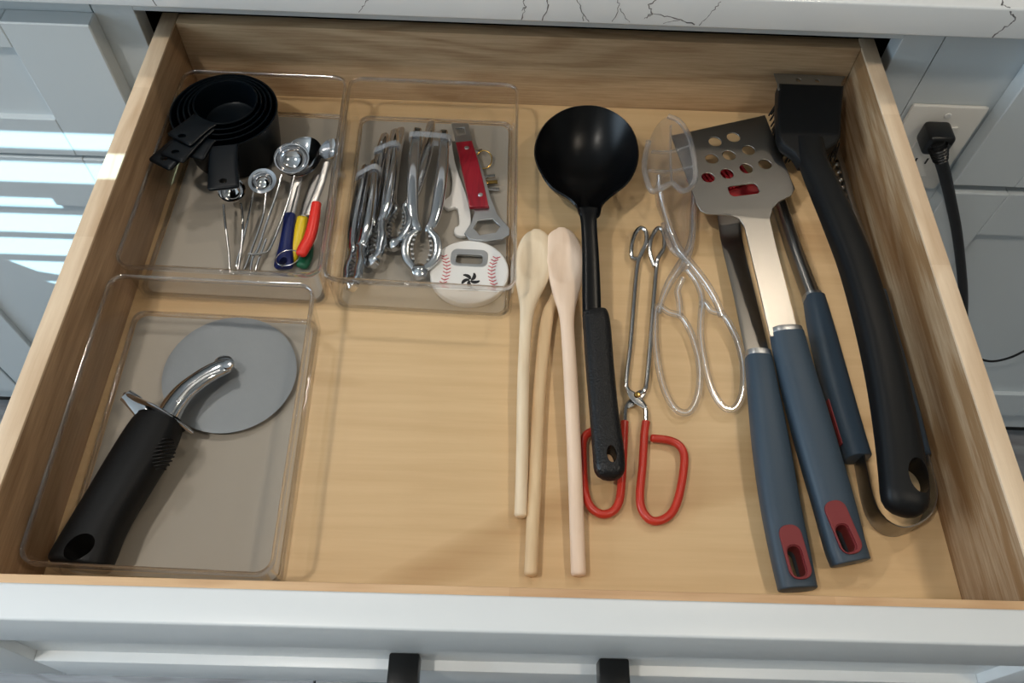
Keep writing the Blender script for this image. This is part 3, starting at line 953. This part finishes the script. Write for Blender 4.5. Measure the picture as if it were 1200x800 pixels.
# ---------------------------------------------------------------- slate-handled barbecue tools
def slate_grip(parent, rows, inlay, n=28, name='grip'):
    """inlay = (u, v, z_top, width_px, length_px, angle, hole...)"""
    g_ = obj(name, sweep(px_path(rows), n=n, power=2.7, smooth=5, round1=.0012), M['slate'], parent)
    if inlay:
        u, v, zt, wp, lp, rot, hu, hv, hw, hl, slope = inlay
        c = at(u, v, zt); h = at(hu, hv, zt)
        s = mm(u, v, zt, 1)
        out = rrect(c, wp * s, lp * s, wp * s * 0.42, rot)
        inn = rrect(h, hw * s, hl * s, hw * s * 0.42, rot)
        cut(g_, hole_bm(rrect(h, hw * s, hl * s, hw * s * 0.42, rot), -0.02, 0.07))
        inn2 = rrect(h, hw * s * 0.99, hl * s * 0.99, hw * s * 0.4, rot)
        lin = lambda co: (co.x, co.y, co.z + (co.y - c.y) * slope)
        obj('inlay', warp(plate([out, inn2], zt - 0.0012, 0.0018), lin), M['maroon'], parent)
        # the inlay also lines the hole
        bm = bmesh.new()
        a = [bm.verts.new((x, y, zt - 0.0008 + (y - c.y) * slope)) for x, y in inn2]
        b = [bm.verts.new((x, y, zt - 0.013 + (y - c.y) * slope)) for x, y in inn2]
        a2 = [bm.verts.new((h.x + (x - h.x) * .9, h.y + (y - h.y) * .95, zt - 0.0008 + (y - c.y) * slope)) for x, y in inn2]
        b2 = [bm.verts.new((h.x + (x - h.x) * .9, h.y + (y - h.y) * .95, zt - 0.013 + (y - c.y) * slope)) for x, y in inn2]
        k_ = len(a)
        for i in range(k_):
            j = (i + 1) % k_
            bm.faces.new((a[i], a[j], b[j], b[i])); bm.faces.new((a2[j], a2[i], b2[i], b2[j]))
            bm.faces.new((a[j], a[i], a2[i], a2[j])); bm.faces.new((b[i], b[j], b2[j], b2[i]))
        obj('inlay_lining', bm, M['maroon'], parent)
    return g_


def ferrule(parent, u, v, z, wpx, hgt, u2, v2, mat='satin'):
    a, b = at(u, v, z), at(u2, v2, z)
    s = mm(u, v, z, wpx)
    obj('ferrule', sweep([tuple(a) + (s, hgt), tuple(a.lerp(b, .5)) + (s * 1.02, hgt * 1.03), tuple(b) + (s, hgt)], n=24, power=2.7, smooth=2), M[mat], parent)


# slotted turner
tu = thing('slotted_turner', tuple(at(960, 520, 0)), 'steel turner with round holes and slate grip, blade over the brush', 'turner')
hd = [(786, 160), (896, 136), (931, 222), (927, 230), (913, 237), (905, 245), (902, 258), (911, 292), (924, 336), (938, 386), (905, 390), (893, 345), (880, 296), (872, 266), (866, 257), (855, 253), (830, 252), (821, 248), (816, 240)]
zt_ = .037
hw_ = [tuple(at(u, v, zt_)[:2]) for u, v in hd]
hw2 = []
for i, p in enumerate(hw_):
    hw2.append(p)
holes = [circle(at(u, v, zt_), mm(u, v, zt_, 7.6), 20) for u, v in ((837.6, 167), (859, 162), (833.8, 187), (854, 183), (876.7, 177), (829.5, 209), (851.6, 204.5), (874, 198.5), (896, 193.5))]
slot = rrect(at(871, 223.5, zt_), mm(871, 223, zt_, 36), mm(871, 223, zt_, 16), mm(871, 223, zt_, 5), math.radians(12))
s_ = mm(786, 160, zt_, 1)
me = plate([hw2] + holes + [slot], zt_, .0014)
yg = at(921, 388, zt_).y
ynk = at(900, 255, zt_).y
obj('blade', warp(me, lambda co: (co.x, co.y, co.z - max(0, (ynk - co.y)) / (ynk - yg) * 0.0065)), M['steel'], tu, smooth=False)
ferrule(tu, 921, 386, .0285, 37, .016, 923, 393)
slate_grip(tu, [(922, 391, .0280, 39, .019), (930, 425, .0245, 42, .021), (945, 480, .022, 46, .023), (962, 540, .019, 48, .023), (978, 595, .0165, 48, .022), (990, 640, .015, 48, .020), (997, 660, .014, 47, .019)],
           (988, 617, .0268, 27, 64, math.radians(14), 991.5, 630, 18, 34, .06))
# basting brush
bb = thing('basting_brush', tuple(at(900, 480, 0)), 'basting brush with red bristles under the turner and slate grip', 'brush')
obj('shaft', sweep(px_path([(853, 240, .010, 27, .0016), (857, 280, .011, 26, .0016), (872, 345, .014, 26, .0016), (888, 416, .017, 29, .0016)]), n=12, power=5, smooth=4), M['steel'], bb)
ferrule(bb, 888, 413, .017, 29, .016, 889.5, 422)
slate_grip(bb, [(889, 420, .017, 31, .018), (893, 450, .017, 34, .021), (903, 520, .016, 42, .023), (914, 590, .0145, 45, .022), (926, 650, .013, 46, .020), (935, 691, .012, 45, .018)],
           (932, 646, .0243, 27, 64, math.radians(7), 934, 657, 18, 38, .04))
hb_ = bmesh.new()
c0_, c1_ = at(823, 235, .012), at(884, 216, .012)
ax = (c1_ - c0_).normalized(); pn = Vector((-ax.y, ax.x, 0))
bh = bmesh.new()
sweep([tuple(c0_ + pn * -.008) + (.016, .010), tuple(c1_ + pn * -.008) + (.016, .010)], n=16, power=4, smooth=1, bm=bh)
obj('head', bh, M['silicone'], bb)
for i in range(14):
    for j in range(2):
        p = c0_.lerp(c1_, (i + .5) / 14)
        p = p + Vector((0, 0, .003 - j * .006))
        obj('bristle', tube([p, p + pn * .012, p + pn * .022 + Vector((0, 0, random.uniform(-.001, .001))), p + pn * (.031 - .002 * (i % 2))], .0034, n=6, smooth=1), M['silicone'], bb)

# barbecue tongs lying on their side
bt = thing('barbecue_tongs', tuple(at(1050, 610, 0)), 'steel barbecue tongs with two slate grips and bent spring end', 'tongs')


def strip(rows, name, sm=5, tk=.0013):
    return obj(name, sweep([tuple(at(u, v, z)) + (tk, h) for u, v, z, h in rows], n=12, power=6, smooth=sm), M['steel'], bt)


obj('left_arm', sweep(px_path([(905, 215, .010, 13, .016), (915, 245, .0105, 14, .016), (932, 297, .011, 16, .016), (952, 350, .012, 18, .016)]), n=14, power=3, smooth=4), M['steel'], bt)
ferrule(bt, 951, 346, .012, 21, .017, 954, 354)
slate_grip(bt, [(954, 350, .0125, 23, .020), (962, 385, .0125, 28, .022), (976, 440, .0125, 31, .023), (990, 490, .012, 31, .023), (1005, 538, .012, 30, .021)], None)
sp = at(982, 492, .012)
obj('side_inlay', sweep([tuple(at(969, 470, .014)) + (.0014, .008), tuple(at(975, 492, .014)) + (.0014, .010), tuple(at(985, 522, .014)) + (.0014, .008)], n=12, power=4, smooth=3), M['maroon'], bt)
obj('right_arm', sweep(px_path([(978, 178, .008, 9, .014), (986, 205, .009, 10, .015), (998, 250, .011, 10, .016), (1015, 300, .012, 11, .016), (1029, 350, .012, 12, .016)]), n=14, power=3, smooth=4), M['steel'], bt)
tt = bmesh.new()
for k in range(7):
    a = at(981 + k * 2.4, 186 + k * 9, .0145)
    m2 = bpy.data.meshes.new('t'); g2 = lathe([(0, .005), (.0022, .003), (.0022, -.003), (0, -.005)], a - Vector((.0035, 0, 0)), 10, (0, 0, 1)); g2.to_mesh(m2); g2.free(); tt.from_mesh(m2); bpy.data.meshes.remove(m2)
obj('gripping_teeth', tt, M['steel'], bt)
slate_grip(bt, [(1027, 345, .0125, 19, .020), (1037, 390, .0125, 24, .022), (1050, 440, .0125, 26, .023), (1063, 490, .0135, 27, .023), (1075, 536, .0135, 27, .021)], None)
strip([(1005, 528, .0115, .018), (1009, 550, .0115, .019), (1015, 580, .0115, .020), (1023, 602, .0115, .0205), (1036, 617, .0115, .021), (1054, 623, .0115, .021), (1074, 616, .0115, .021), (1087, 602, .0115, .0205), (1091, 580, .0115, .020), (1086, 555, .0115, .019), (1079, 528, .0115, .018)], 'spring_bend', 7)

# grill brush
gb = thing('grill_brush', tuple(at(1010, 330, 0)), 'big black grill brush with curved handle and scraper against the back', 'brush')
g = obj('handle', sweep(px_path([(948, 165, .050, 34, .014), (953, 190, .052, 33, .017), (966, 220, .054, 35, .020), (984, 262, .056, 37, .021), (1003, 310, .057, 39, .022), (1021, 370, .057, 41, .023), (1036, 430, .055, 44, .023), (1048, 490, .052, 48, .023), (1057, 545, .049, 53, .022), (1060, 580, .047, 53, .022), (1059, 606, .045, 46, .020)]), n=28, power=2.9, smooth=6, round1=.015), M['charcoal'], gb)
hc = at(1070, 563, .048)
cut(g, hole_bm(circle(hc, mm(1070, 563, .048, 13), 24, mm(1070, 563, .048, 21), -0.02), 0.0, 0.09))
hz = .053
ho = [(911, 102), (987, 105), (986, 130), (985, 160), (979, 170), (966, 178), (962, 192), (938, 192), (931, 180), (917, 170), (912, 160), (910, 130)]
hme = plate([flat(ho, hz)], hz - .010, .012, .0022)
yr = at(948, 126, hz).y
obj('head', warp(hme, lambda co: (co.x, co.y, co.z + (0.0035 if co.y > yr and co.z > hz - .005 else 0))), M['charcoal'], gb)
sc = [(907, 85.5), (991, 89), (986, 97), (986, 107), (912, 105), (911, 97)]
zs = .0575
obj('scraper', plate([flat(sc, zs), circle(at(936, 93.5, zs), .0024, 16), circle(at(958, 94.5, zs), .0024, 16)], zs - .0015, .0014, .0003), M['scrape'], gb, smooth=False)
br = bmesh.new()
for i in range(20):
    for j in range(13):
        c = at(914 + (i + .5) * 3.55, 110 + (j + .5) * 4.6, hz - .011)
        x, y = c.x + random.uniform(-.0012, .0012), c.y + random.uniform(-.0012, .0012)
        e = Vector((x + (i - 10) * .00035 + random.uniform(-.002, .002), y + random.uniform(-.002, .002), .018))
        sweep([(x, y, hz - .011, .0016, .0016), tuple(e) + (.0018, .0018)], n=5, smooth=1, bm=br)
tag(obj('bristles', br, M['bristle'], gb, smooth=False), kind='stuff')

# ================================================================ PIZZA CUTTER
pz = thing('pizza_cutter', tuple(at(150, 570, .003)), 'pizza cutter with steel wheel and thick black handle in front tray', 'pizza cutter')
dc = at(269.5, 437, .011)
ddir = Vector((0.04, -0.03, 1)).normalized()
obj('wheel', lathe([(0, .0006), (.045, .0006), (.0515, .0001), (.0525, 0), (.0515, -.0001), (.045, -.0006), (0, -.0006)], dc, 72, ddir), M['disc'], pz, angle=20)
obj('hub', lathe([(0, .0045), (.0045, .0042), (.0075, .003), (.008, .0007), (0, .0007)], dc + Vector((-.0025, .002, .009)), 28, (0.04, -0.03, 1)), M['chrome'], pz, angle=50)
obj('arm', sweep(px_path([(272, 429, .0235, 14, .006), (262, 430, .024, 20, .008), (248, 436, .0245, 22, .0085), (232, 446, .0255, 23, .009), (216, 459, .0265, 25, .010), (204, 474, .0275, 27, .012), (194, 492, .028, 29, .016)]), n=20, power=2.4, smooth=6, round0=.004), M['chrome'], pz)
obj('arm_groove', sweep(px_path([(258, 433, .0286, 5, .0008), (240, 441, .0296, 5, .0008), (222, 454, .0312, 5, .0008), (208, 470, .0332, 5, .0008)]), n=8, smooth=5), M['satin'], pz)
obj('axle_rivet', lathe([(0, .0018), (.0035, .0014), (.0042, 0), (0, 0)], at(267, 427.5, .0272), 20), M['chrome'], pz)
# guard plate across the neck
ga, gc, gd = at(146, 462, .034), at(185, 484, .030), at(226, 508, .020)
obj('guard', sweep([tuple(ga) + (.004, .005), tuple(ga.lerp(gc, .25)) + (.005, .013), tuple(ga.lerp(gc, .7)) + (.0062, .025), tuple(gc) + (.0065, .030), tuple(gc.lerp(gd, .4)) + (.006, .026), tuple(gc.lerp(gd, .8)) + (.005, .013), tuple(gd) + (.003, .005)], n=24, power=2.0, smooth=5), M['chrome'], pz)
obj('finger_tab', sweep([tuple(at(147, 463, .036)) + (.010, .003), tuple(at(157, 471, .036)) + (.012, .003), tuple(at(170, 484, .034)) + (.014, .004), tuple(at(177, 494, .030)) + (.016, .004)], n=14, power=3, smooth=4), M['chrome'], pz)
g = obj('grip', sweep(px_path([(189, 489, .0275, 50, .026), (184, 500, .0275, 58, .029), (172, 522, .0275, 63, .031), (152, 555, .0265, 63, .032), (131, 590, .025, 62, .032), (115, 618, .024, 64, .032), (103, 642, .0235, 70, .031), (96, 656, .023, 73, .030), (92, 665, .023, 74, .028)]), n=32, power=2.5, smooth=6, round0=.002, round1=.004), M['black_soft'], pz)
hc = at(92, 640, .039)
cut(g, hole_bm(circle(hc, .0105, 24, .0078, math.radians(38)), -.01, .07))
gn = bmesh.new()
for k in range(9):
    a = at(190 + (8 - k) * .9 - 2, 514 + k * 4.4, .0405 - k * .0006)
    hw = .0062 * math.sin(math.pi * (k + 1) / 10) + .001
    e0, e1 = a + Vector((-hw, -hw * .32, .0006)), a + Vector((hw, hw * .32, -.003))
    sweep([tuple(e0) + (.0012, .0014), tuple(a + Vector((0, 0, -.0002))) + (.0014, .0018), tuple(e1) + (.0012, .0014)], n=8, smooth=2, bm=gn)
obj('thumb_ribs', gn, M['black_nylon'], pz)

# ================================================================ MEASURING CUPS
CU = at(263.5, 128, .054)
mc_spec = [  # radius, depth, rim height, handle target (u, v, z), handle width, label
    (.0490, .050, .0540, (262, 222, .0500), .026, 'largest black measuring cup, its handle pointing straight at the spoons', (262, 152)),
    (.0430, .044, .0560, (222, 184, .0550), .026, 'second largest black measuring cup, handle under the topmost handle, right side', (247, 148)),
    (.0380, .038, .0575, (186, 194, .0560), .024, 'middle black measuring cup, its handle tip lowest and furthest left', (226, 142)),
    (.0335, .032, .0590, (200, 186, .0590), .024, 'second smallest black measuring cup, handle between the others at left', (236, 142)),
    (.0295, .026, .0610, (209, 165, .0620), .027, 'smallest black measuring cup on top, its broad handle with hole uppermost', (250, 126))]
for i, (r, dep, zr, tgt, hwid, lab, st_) in enumerate(mc_spec):
    c = Vector((CU.x + (-.001, .0, .0005, .001, .0015)[i], CU.y + (0, .001, .0015, .002, .003)[i], zr))
    t = thing('measuring_cup', (c.x, c.y, zr - dep), lab, 'measuring cup', 'nested black measuring cups')
    rb = r * .86
    obj('cup', lathe([(0, -dep), (rb - .003, -dep), (rb, -dep + .003), (r - .001, -.003), (r, -.0005), (r - .0004, 0), (r - .0016, -.0004), (r - .0028, -.004), (rb - .0018, -dep + .004), (rb - .005, -dep + .0018), (0, -dep + .0018)], c, 56), M['black_cup'], t)
    e = at(*tgt); a0 = at(st_[0], st_[1], zr - .001)
    dirv = Vector((e.x - c.x, e.y - c.y, 0)).normalized()
    a0 = Vector((c.x, c.y, zr - .001)) + dirv * (r - .0016)
    mid = a0.lerp(e, .45)
    g = obj('handle', sweep([tuple(a0) + (hwid * 1.0, .003), tuple(a0.lerp(e, .2)) + (hwid * .96, .004), tuple(mid) + (hwid * .98, .0042), tuple(a0.lerp(e, .8)) + (hwid * 1.03, .004), tuple(e) + (hwid * 1.04, .0036)], n=20, power=4.5, smooth=4, round1=.003), M['black_cup'], t)
    hcn = a0.lerp(e, .84)
    cut(g, hole_bm(circle(hcn, .0036, 16, .0026), hcn.z - .02, hcn.z + .02))


# ================================================================ MEASURING SPOONS
def hemi(c, r, depth, axis=(0, 0, 1), t=.0009, lip=.0012):
    return lathe([(0, -depth - t)] + [(math.sin(a) * (r + t), -math.cos(a) * (depth + t)) for a in [math.pi / 2 * k / 8 for k in range(1, 8)]] +
                 [(r + t, -.0008), (r + lip, 0), (r + lip, .0005), (r, .0005)] + [(math.sin(a) * r, -math.cos(a) * depth) for a in [math.pi / 2 * k / 8 for k in range(7, 0, -1)]] + [(0, -depth)], c, 36, axis)


def wire_spoon(cu, cv, cz, rpx, pts, label, ax=(0, 0, 1), flare=0):
    c = at(cu, cv, cz)
    r = mm(cu, cv, cz, rpx)
    t = thing('measuring_spoon', (c.x, c.y, cz - r), label, 'measuring spoon', 'steel measuring spoons with wire handles')
    obj('bowl', hemi(c, r, r * .8, ax), M['chrome'], t, angle=50)
    if flare:
        obj('collar', lathe([(r + .0012, .0006), (r + flare, .0012), (r + flare, .0020), (r + .0012, .0014), (r + .0012, .0006)], c, 32, ax), M['chrome'], t)
    obj('wire_handle', tube([tuple(at(u, v, z)) for u, v, z in pts], .0023, n=8, smooth=5), M['wire'], t)
    return t


wire_spoon(272, 224, .022, 13, [(262, 240, .020), (264, 262, .017), (268, 295, .012), (270, 318, .009), (276, 320, .009), (279, 316, .009), (284, 280, .013), (284, 250, .017), (282, 238, .020)], 'small steel measuring spoon tucked under the largest cup handle', (.1, -.2, 1), .0022)
wire_spoon(308, 213, .024, 11.5, [(297, 225, .023), (291, 255, .017), (284, 285, .011), (278, 306, .006), (278, 314, .005), (283, 318, .005), (288, 312, .005), (296, 290, .009), (308, 255, .017), (312, 226, .022)], 'tiny steel measuring spoon with flared collar beside the black cups', (0, -.25, 1), .0038)
wire_spoon(342, 186, .029, 18.5, [(330, 205, .028), (325, 225, .025), (312, 262, .018), (303, 290, .013), (296, 303, .010), (294, 318, .007), (299, 319, .007), (302, 308, .008), (312, 280, .013)], 'shiny round steel measuring spoon lying on the big oval one', (.05, -.25, 1), .0015)
obj_ = obj('handle_wire', tube([tuple(at(u, v, z)) for u, v, z in [(345, 206, .027), (339, 232, .022), (327, 266, .017), (317, 290, .013), (310, 296, .012), (298, 298, .0125), (291, 297, .013)]], .0019, n=8, smooth=5), M['wire'], bpy.data.objects['measuring_spoon.002'])


def grip_spoon(cu, cv, cz, rx, ry, shaft, grip, mat, label, rot=0.0, hole=None):
    c = at(cu, cv, cz)
    t = thing('handled_measuring_spoon', (c.x, c.y, cz - .012), label, 'measuring spoon', 'steel measuring spoons with coloured grips on a ring')
    if rx:
        ol = circle((c.x, c.y), mm(cu, cv, cz, rx), 40, mm(cu, cv, cz, ry) * 1.12, rot)
        obj('bowl', bowl(ol, (c.x, c.y), cz, .011, .0009, 2.3, 8), M['chrome'], t, angle=60)
    if shaft:
        obj('shaft', sweep(px_path(shaft), n=12, power=3, smooth=4), M['steel'], t)
    g_ = obj('grip', sweep(px_path(grip), n=18, power=2.3, smooth=5, round0=.002, round1=.004), mat, t)
    if hole:
        h = at(*hole)
        cut(g_, hole_bm(circle(h, .0034, 16, .005, -.3), -.01, .05))
    return t


grip_spoon(353, 183, .020, 24, 29, [(348, 208, .019, 13, .0012), (344, 230, .016, 13, .0012), (339, 252, .012, 13, .0012)],
           [(340, 250, .011, 13, .006), (338, 268, .010, 15, .008), (335, 290, .009, 17, .009), (333, 306, .009, 22, .009), (332, 315, .009, 22, .008)], M['gripblue'], 'large oval measuring spoon with the dark blue grip', -.12, (332, 307, .012))
grip_spoon(386, 174, .030, 11, 15, [(383, 190, .029, 8, .0013), (377, 212, .026, 9, .0013), (368, 235, .022, 10, .0013), (361, 252, .020, 10, .0013)],
           [(371, 237, .024, 11, .006), (368, 258, .022, 13, .008), (363, 278, .020, 14, .008), (355, 293, .018, 14, .008), (352, 300, .018, 11, .007)], M['gripred'], 'narrow measuring spoon with the bright red grip leaning on the tray wall', -.25)
grip_spoon(360, 225, .012, 0, 0, [(372, 205, .013, 9, .0012), (362, 232, .011, 9, .0012), (356, 255, .010, 9, .0012)],
           [(355, 254, .010, 13, .006), (351, 272, .008, 14, .007), (346, 292, .0065, 14, .007), (340, 308, .0055, 13, .006)], M['gripyellow'], 'measuring spoon with the yellow grip, between blue and red ones')
grip_spoon(357, 300, .008, 0, 0, None,
           [(362, 285, .007, 12, .006), (359, 300, .007, 15, .007), (353, 314, .007, 16, .007)], M['gripgreen'], 'dark green grip peeking out beneath the red one')
rg_ = at(337, 302, .0175)
tag(obj('key_ring', tube([tuple(Vector((rg_.x + .0105 * math.cos(a), rg_.y + .0085 * math.sin(a), .0175 + .002 * math.cos(a)))) for a in [2 * math.pi * k / 14 for k in range(14)]], .0009, closed=True, n=6, smooth=3), M['wire']), 'thin wire ring joining the coloured measuring spoon grips', 'ring')


# ================================================================ CRACKERS
def cracker(h, tip, opening, roll, label, z=.010, band=None, jaw=.013, hz=None):
    """seafood cracker: hinge at h (u,v), handles run towards tip (u,v,z)"""
    hh = at(h[0], h[1], h[2]); tp = at(*tip)
    t = thing('seafood_cracker', tuple(hh), label, 'cracker', 'chrome seafood crackers with clear bands')
    L_ = (tp - hh).length
    d = (tp - hh).normalized()
    side0 = d.cross(Vector((0, 0, 1))).normalized()
    up0 = side0.cross(d).normalized()
    side = side0 * math.cos(roll) + up0 * math.sin(roll)
    upv = -side0 * math.sin(roll) + up0 * math.cos(roll)
    def P(a, b, c=0.0): return hh + d * (a * L_) + side * b + upv * c
    for s in (-1, 1):
        o_ = opening
        pts = [(0.0, .0012, .0065, .0055), (.035, .0075, .0065, .006), (.085, jaw, .0075, .0065), (.15, jaw + .0012, .008, .007), (.215, jaw - .001, .0075, .0065), (.262, .0062, .0062, .006),
               (.285, .0048 + o_ * .1, .0062, .007), (.33, .0070 + o_ * .25, .0070, .008), (.45, .0085 + o_ * .45, .0080, .0095), (.65, .0085 + o_ * .72, .0085, .010), (.85, .0072 + o_ * .95, .0078, .0085), (.95, .0062 + o_ * 1.02, .0066, .007), (1.0, .0058 + o_ * 1.05, .0050, .005)]
        jawp = pts[:7]
        hand = pts[5:]
        up_ = tuple(upv)
        obj('jaw', sweep([tuple(P(a, s * b, s * .0008)) + (w_ * .95, h_) for a, b, w_, h_ in jawp], n=14, power=5, smooth=5, up=up_), M['nickel'], t)
        obj('arm', sweep([tuple(P(a, s * b)) + (w_ * 1.35, h_) for a, b, w_, h_ in hand], n=16, power=3.4, smooth=5, up=up_, round1=.0015), M['chrome'], t)
        tb = bmesh.new()
        for k in range(6):
            a = .07 + k * .031
            c = P(a, s * (jaw - .0042 - .0012 * abs(k - 2.5) * .8))
            m2 = bpy.data.meshes.new('t'); g2 = lathe([(0, .0026), (.0013, .0024), (.0013, -.0024), (0, -.0026)], c, 8, upv); g2.to_mesh(m2); g2.free(); tb.from_mesh(m2); bpy.data.meshes.remove(m2)
        obj('jaw_teeth', tb, M['satin'], t)
    obj('hinge_rivet', lathe([(0, .0052), (.003, .0048), (.0044, .0038), (.0062, .0034), (.0068, .0028), (.0068, -.0028), (0, -.0034)], hh, 24, upv), M['chrome'], t)
    if band:
        a = band
        b = .0085 + opening * (.45 + .55 * a)
        rr = []
        for k in range(20):
            an = 2 * math.pi * k / 20
            cx = math.copysign(abs(math.cos(an)) ** .5, math.cos(an)) * (b + .0055)
            cz = math.copysign(abs(math.sin(an)) ** .5, math.sin(an)) * .0062
            rr.append(tuple(P(a, cx, cz)) + (.0012, .006))
        bm = bmesh.new()
        n_ = len(rr)
        R = []
        for p in rr:
            c = Vector(p[:3])
            o_in = (hh + d * (a * L_) - c).normalized() * .0008
            R.append([bm.verts.new(c + d * .003), bm.verts.new(c - d * .003), bm.verts.new(c - d * .003 + o_in), bm.verts.new(c + d * .003 + o_in)])
        for i in range(n_):
            for k in range(4): bm.faces.new((R[i][k], R[i][(k + 1) % 4], R[(i + 1) % n_][(k + 1) % 4], R[(i + 1) % n_][k]))
        obj('elastic_band', bm, M['clearband'], t)
    return t


cracker((461, 286, .0145), (488, 147, .016), .010, math.radians(20), 'chrome cracker half hidden beneath the front open one', jaw=.0115)
cracker((412, 333, .0155), (434, 191, .020), .000, math.radians(38), 'chrome cracker leaning closed at the left tray wall, leftmost', band=.9, jaw=.0075)
cracker((436, 306, .016), (457, 155, .022), .000, math.radians(30), 'closed chrome cracker, second from the left, band near its tips', band=.85, jaw=.0075)
cracker((492, 318, .014), (505, 152, .028), .0065, math.radians(-4), 'open chrome cracker lying face up with round toothed jaws', band=.93)

# ================================================================ BOTTLE OPENERS AND KEYS
zb = .0085
wo = [(523, 164), (529, 167), (533, 190), (540, 212), (548, 235), (552, 258), (549, 275), (542, 278), (533, 275), (533, 268), (538, 264), (537, 250), (534, 244), (525, 246), (520, 242), (521, 236), (528, 229), (530, 214), (528, 200), (524, 185)]
tag(obj('figure_opener', plate([[tuple(p[:2]) for p in catmull(flat(wo, .006), 3, True)]], .0035, .0045, .0008), M['white']), 'white plastic animal-shaped opener lying under the red-handled one', 'bottle opener')
ro = thing('bottle_opener', tuple(at(553, 215, .008)), 'steel bottle opener with red wooden handle and wide mouth', 'bottle opener')
zo = .0125
head = [(529, 145), (549, 145), (554, 168), (566, 200), (575, 232), (583, 252), (597, 268), (597, 276), (588, 281), (570, 283), (550, 281), (544, 274), (552, 262), (556, 250), (549, 220), (540, 185), (534, 166)]
hole1 = [(555, 268), (560, 259), (577, 257), (586, 266), (581, 273), (562, 276)]
hole2 = [(534, 151), (544, 150), (546, 158), (536, 160)]
obj('steel_body', plate([flat(head, zo), flat(hole1, zo), flat(hole2, zo)], zo - .001, .002, .0004), M['satin'], ro, smooth=False)
scale_ = [(534, 168), (553, 166), (560, 188), (566, 212), (573, 243), (550, 244), (546, 222), (540, 194)]
obj('handle_scale', plate([flat(scale_, zo + .003)], zo + .001, .004, .0009), M['red_wood'], ro)
for u, v in ((547, 173), (563, 228)):
    obj('rivet', lathe([(0, .0008), (.0018, .0006), (.0024, 0), (0, 0)], at(u, v, zo + .005), 16), M['satin'], ro)
kr = thing('key_bunch', tuple(at(572, 205, .003)), 'small keys on a brass ring beside the red-handled opener', 'keys')
kc = at(567, 186, .009)
obj('ring', tube([(kc.x + .0078 * math.cos(a), kc.y + .009 * math.sin(a), .008 + .003 * math.sin(a)) for a in [2 * math.pi * k / 14 for k in range(14)]], .0013, closed=True, n=6, smooth=3), M['brass'], kr)
for k, (u, v, u2, v2, z) in enumerate(((562, 208, 580, 206, .011), (563, 214, 583, 213, .0085), (564, 221, 585, 222, .006), (557, 177, 565, 176, .008))):
    a, b = at(u, v, z), at(u2, v2, z)
    obj('key', sweep([tuple(a) + (.006, .0022), tuple(a.lerp(b, .3)) + (.0065, .0022), tuple(a.lerp(b, .45)) + (.0035, .0022), tuple(b) + (.004, .002)], n=10, power=4, smooth=2), M['brass' if k == 1 else 'chrome'], kr)
# baseball-shaped opener
bc = at(550, 320.5, .0075)
bo = thing('baseball_opener', (bc.x, bc.y, .003), 'round white baseball-shaped opener with red stitches in the tray', 'bottle opener')
RB = .0348
yy = lambda u, v: at(u, v, .0118)
s1 = rrect(at(550, 302, .0118), .0285, .0145, .0042, -.02)
obj('body', plate([circle(bc, RB, 64), s1], .0034, .0082, .0018), M['white'], bo)
obj('metal_insert', plate([rrect(at(550, 302, .0118), .0330, .0192, .006, -.02), rrect(at(550, 303.5, .0118), .0235, .0100, .003, -.02)], .0104, .0016, .0004), M['satin'], bo)
for sgn in (-1, 1):
    arc = []
    for k in range(15):
        a = math.radians(-58 + k * 116 / 14)
        arc.append((bc.x + sgn * (.0395 - .0200 * math.cos(a)) * 1.0, bc.y - .001 + .0290 * math.sin(a) * .92))
    arc = [p for p in arc if (Vector(p) - Vector((bc.x, bc.y))).length < RB - .002]
    obj('seam_thread', tube([(x, y, .0116) for x, y in arc], .0003, n=6, smooth=3), M['red'], bo)
    P_ = catmull([(x, y) for x, y in arc], 2)
    for x, y in P_[1:-1:2]:
        for q in (-1, 1):
            if (Vector((x + q * .0026, y + .0018)) - Vector((bc.x, bc.y))).length < RB - .0012:
                obj('stitch', tube([(x, y - .0006, .0118), (x + q * .0032, y + .0013, .0118)], .0008, n=5, smooth=1), M['red'], bo)
ec = at(551, 328, .0117)
em = bmesh.new()
for k in range(5):
    a = 2 * math.pi * k / 5 + .3
    pts = []
    for j in range(7):
        r = .0008 + .0074 * j / 6
        an = a + 0.9 * (j / 6)
        pts.append((ec.x + r * math.cos(an), ec.y + r * math.sin(an), .0117, .0008 + .0030 * math.sin(math.pi * (j + .5) / 7), .0005))
    sweep(pts, n=6, smooth=1, bm=em)
obj('pinwheel_emblem', em, M['ink'], bo, smooth=False)
lp = [at(538 + k * 1.6, 340.5 + (.9 if k % 2 else -.3) - .05 * k, .0117) for k in range(15)]
obj('script_line', tube(lp, .0003, n=5, smooth=2), M['ink'], bo)
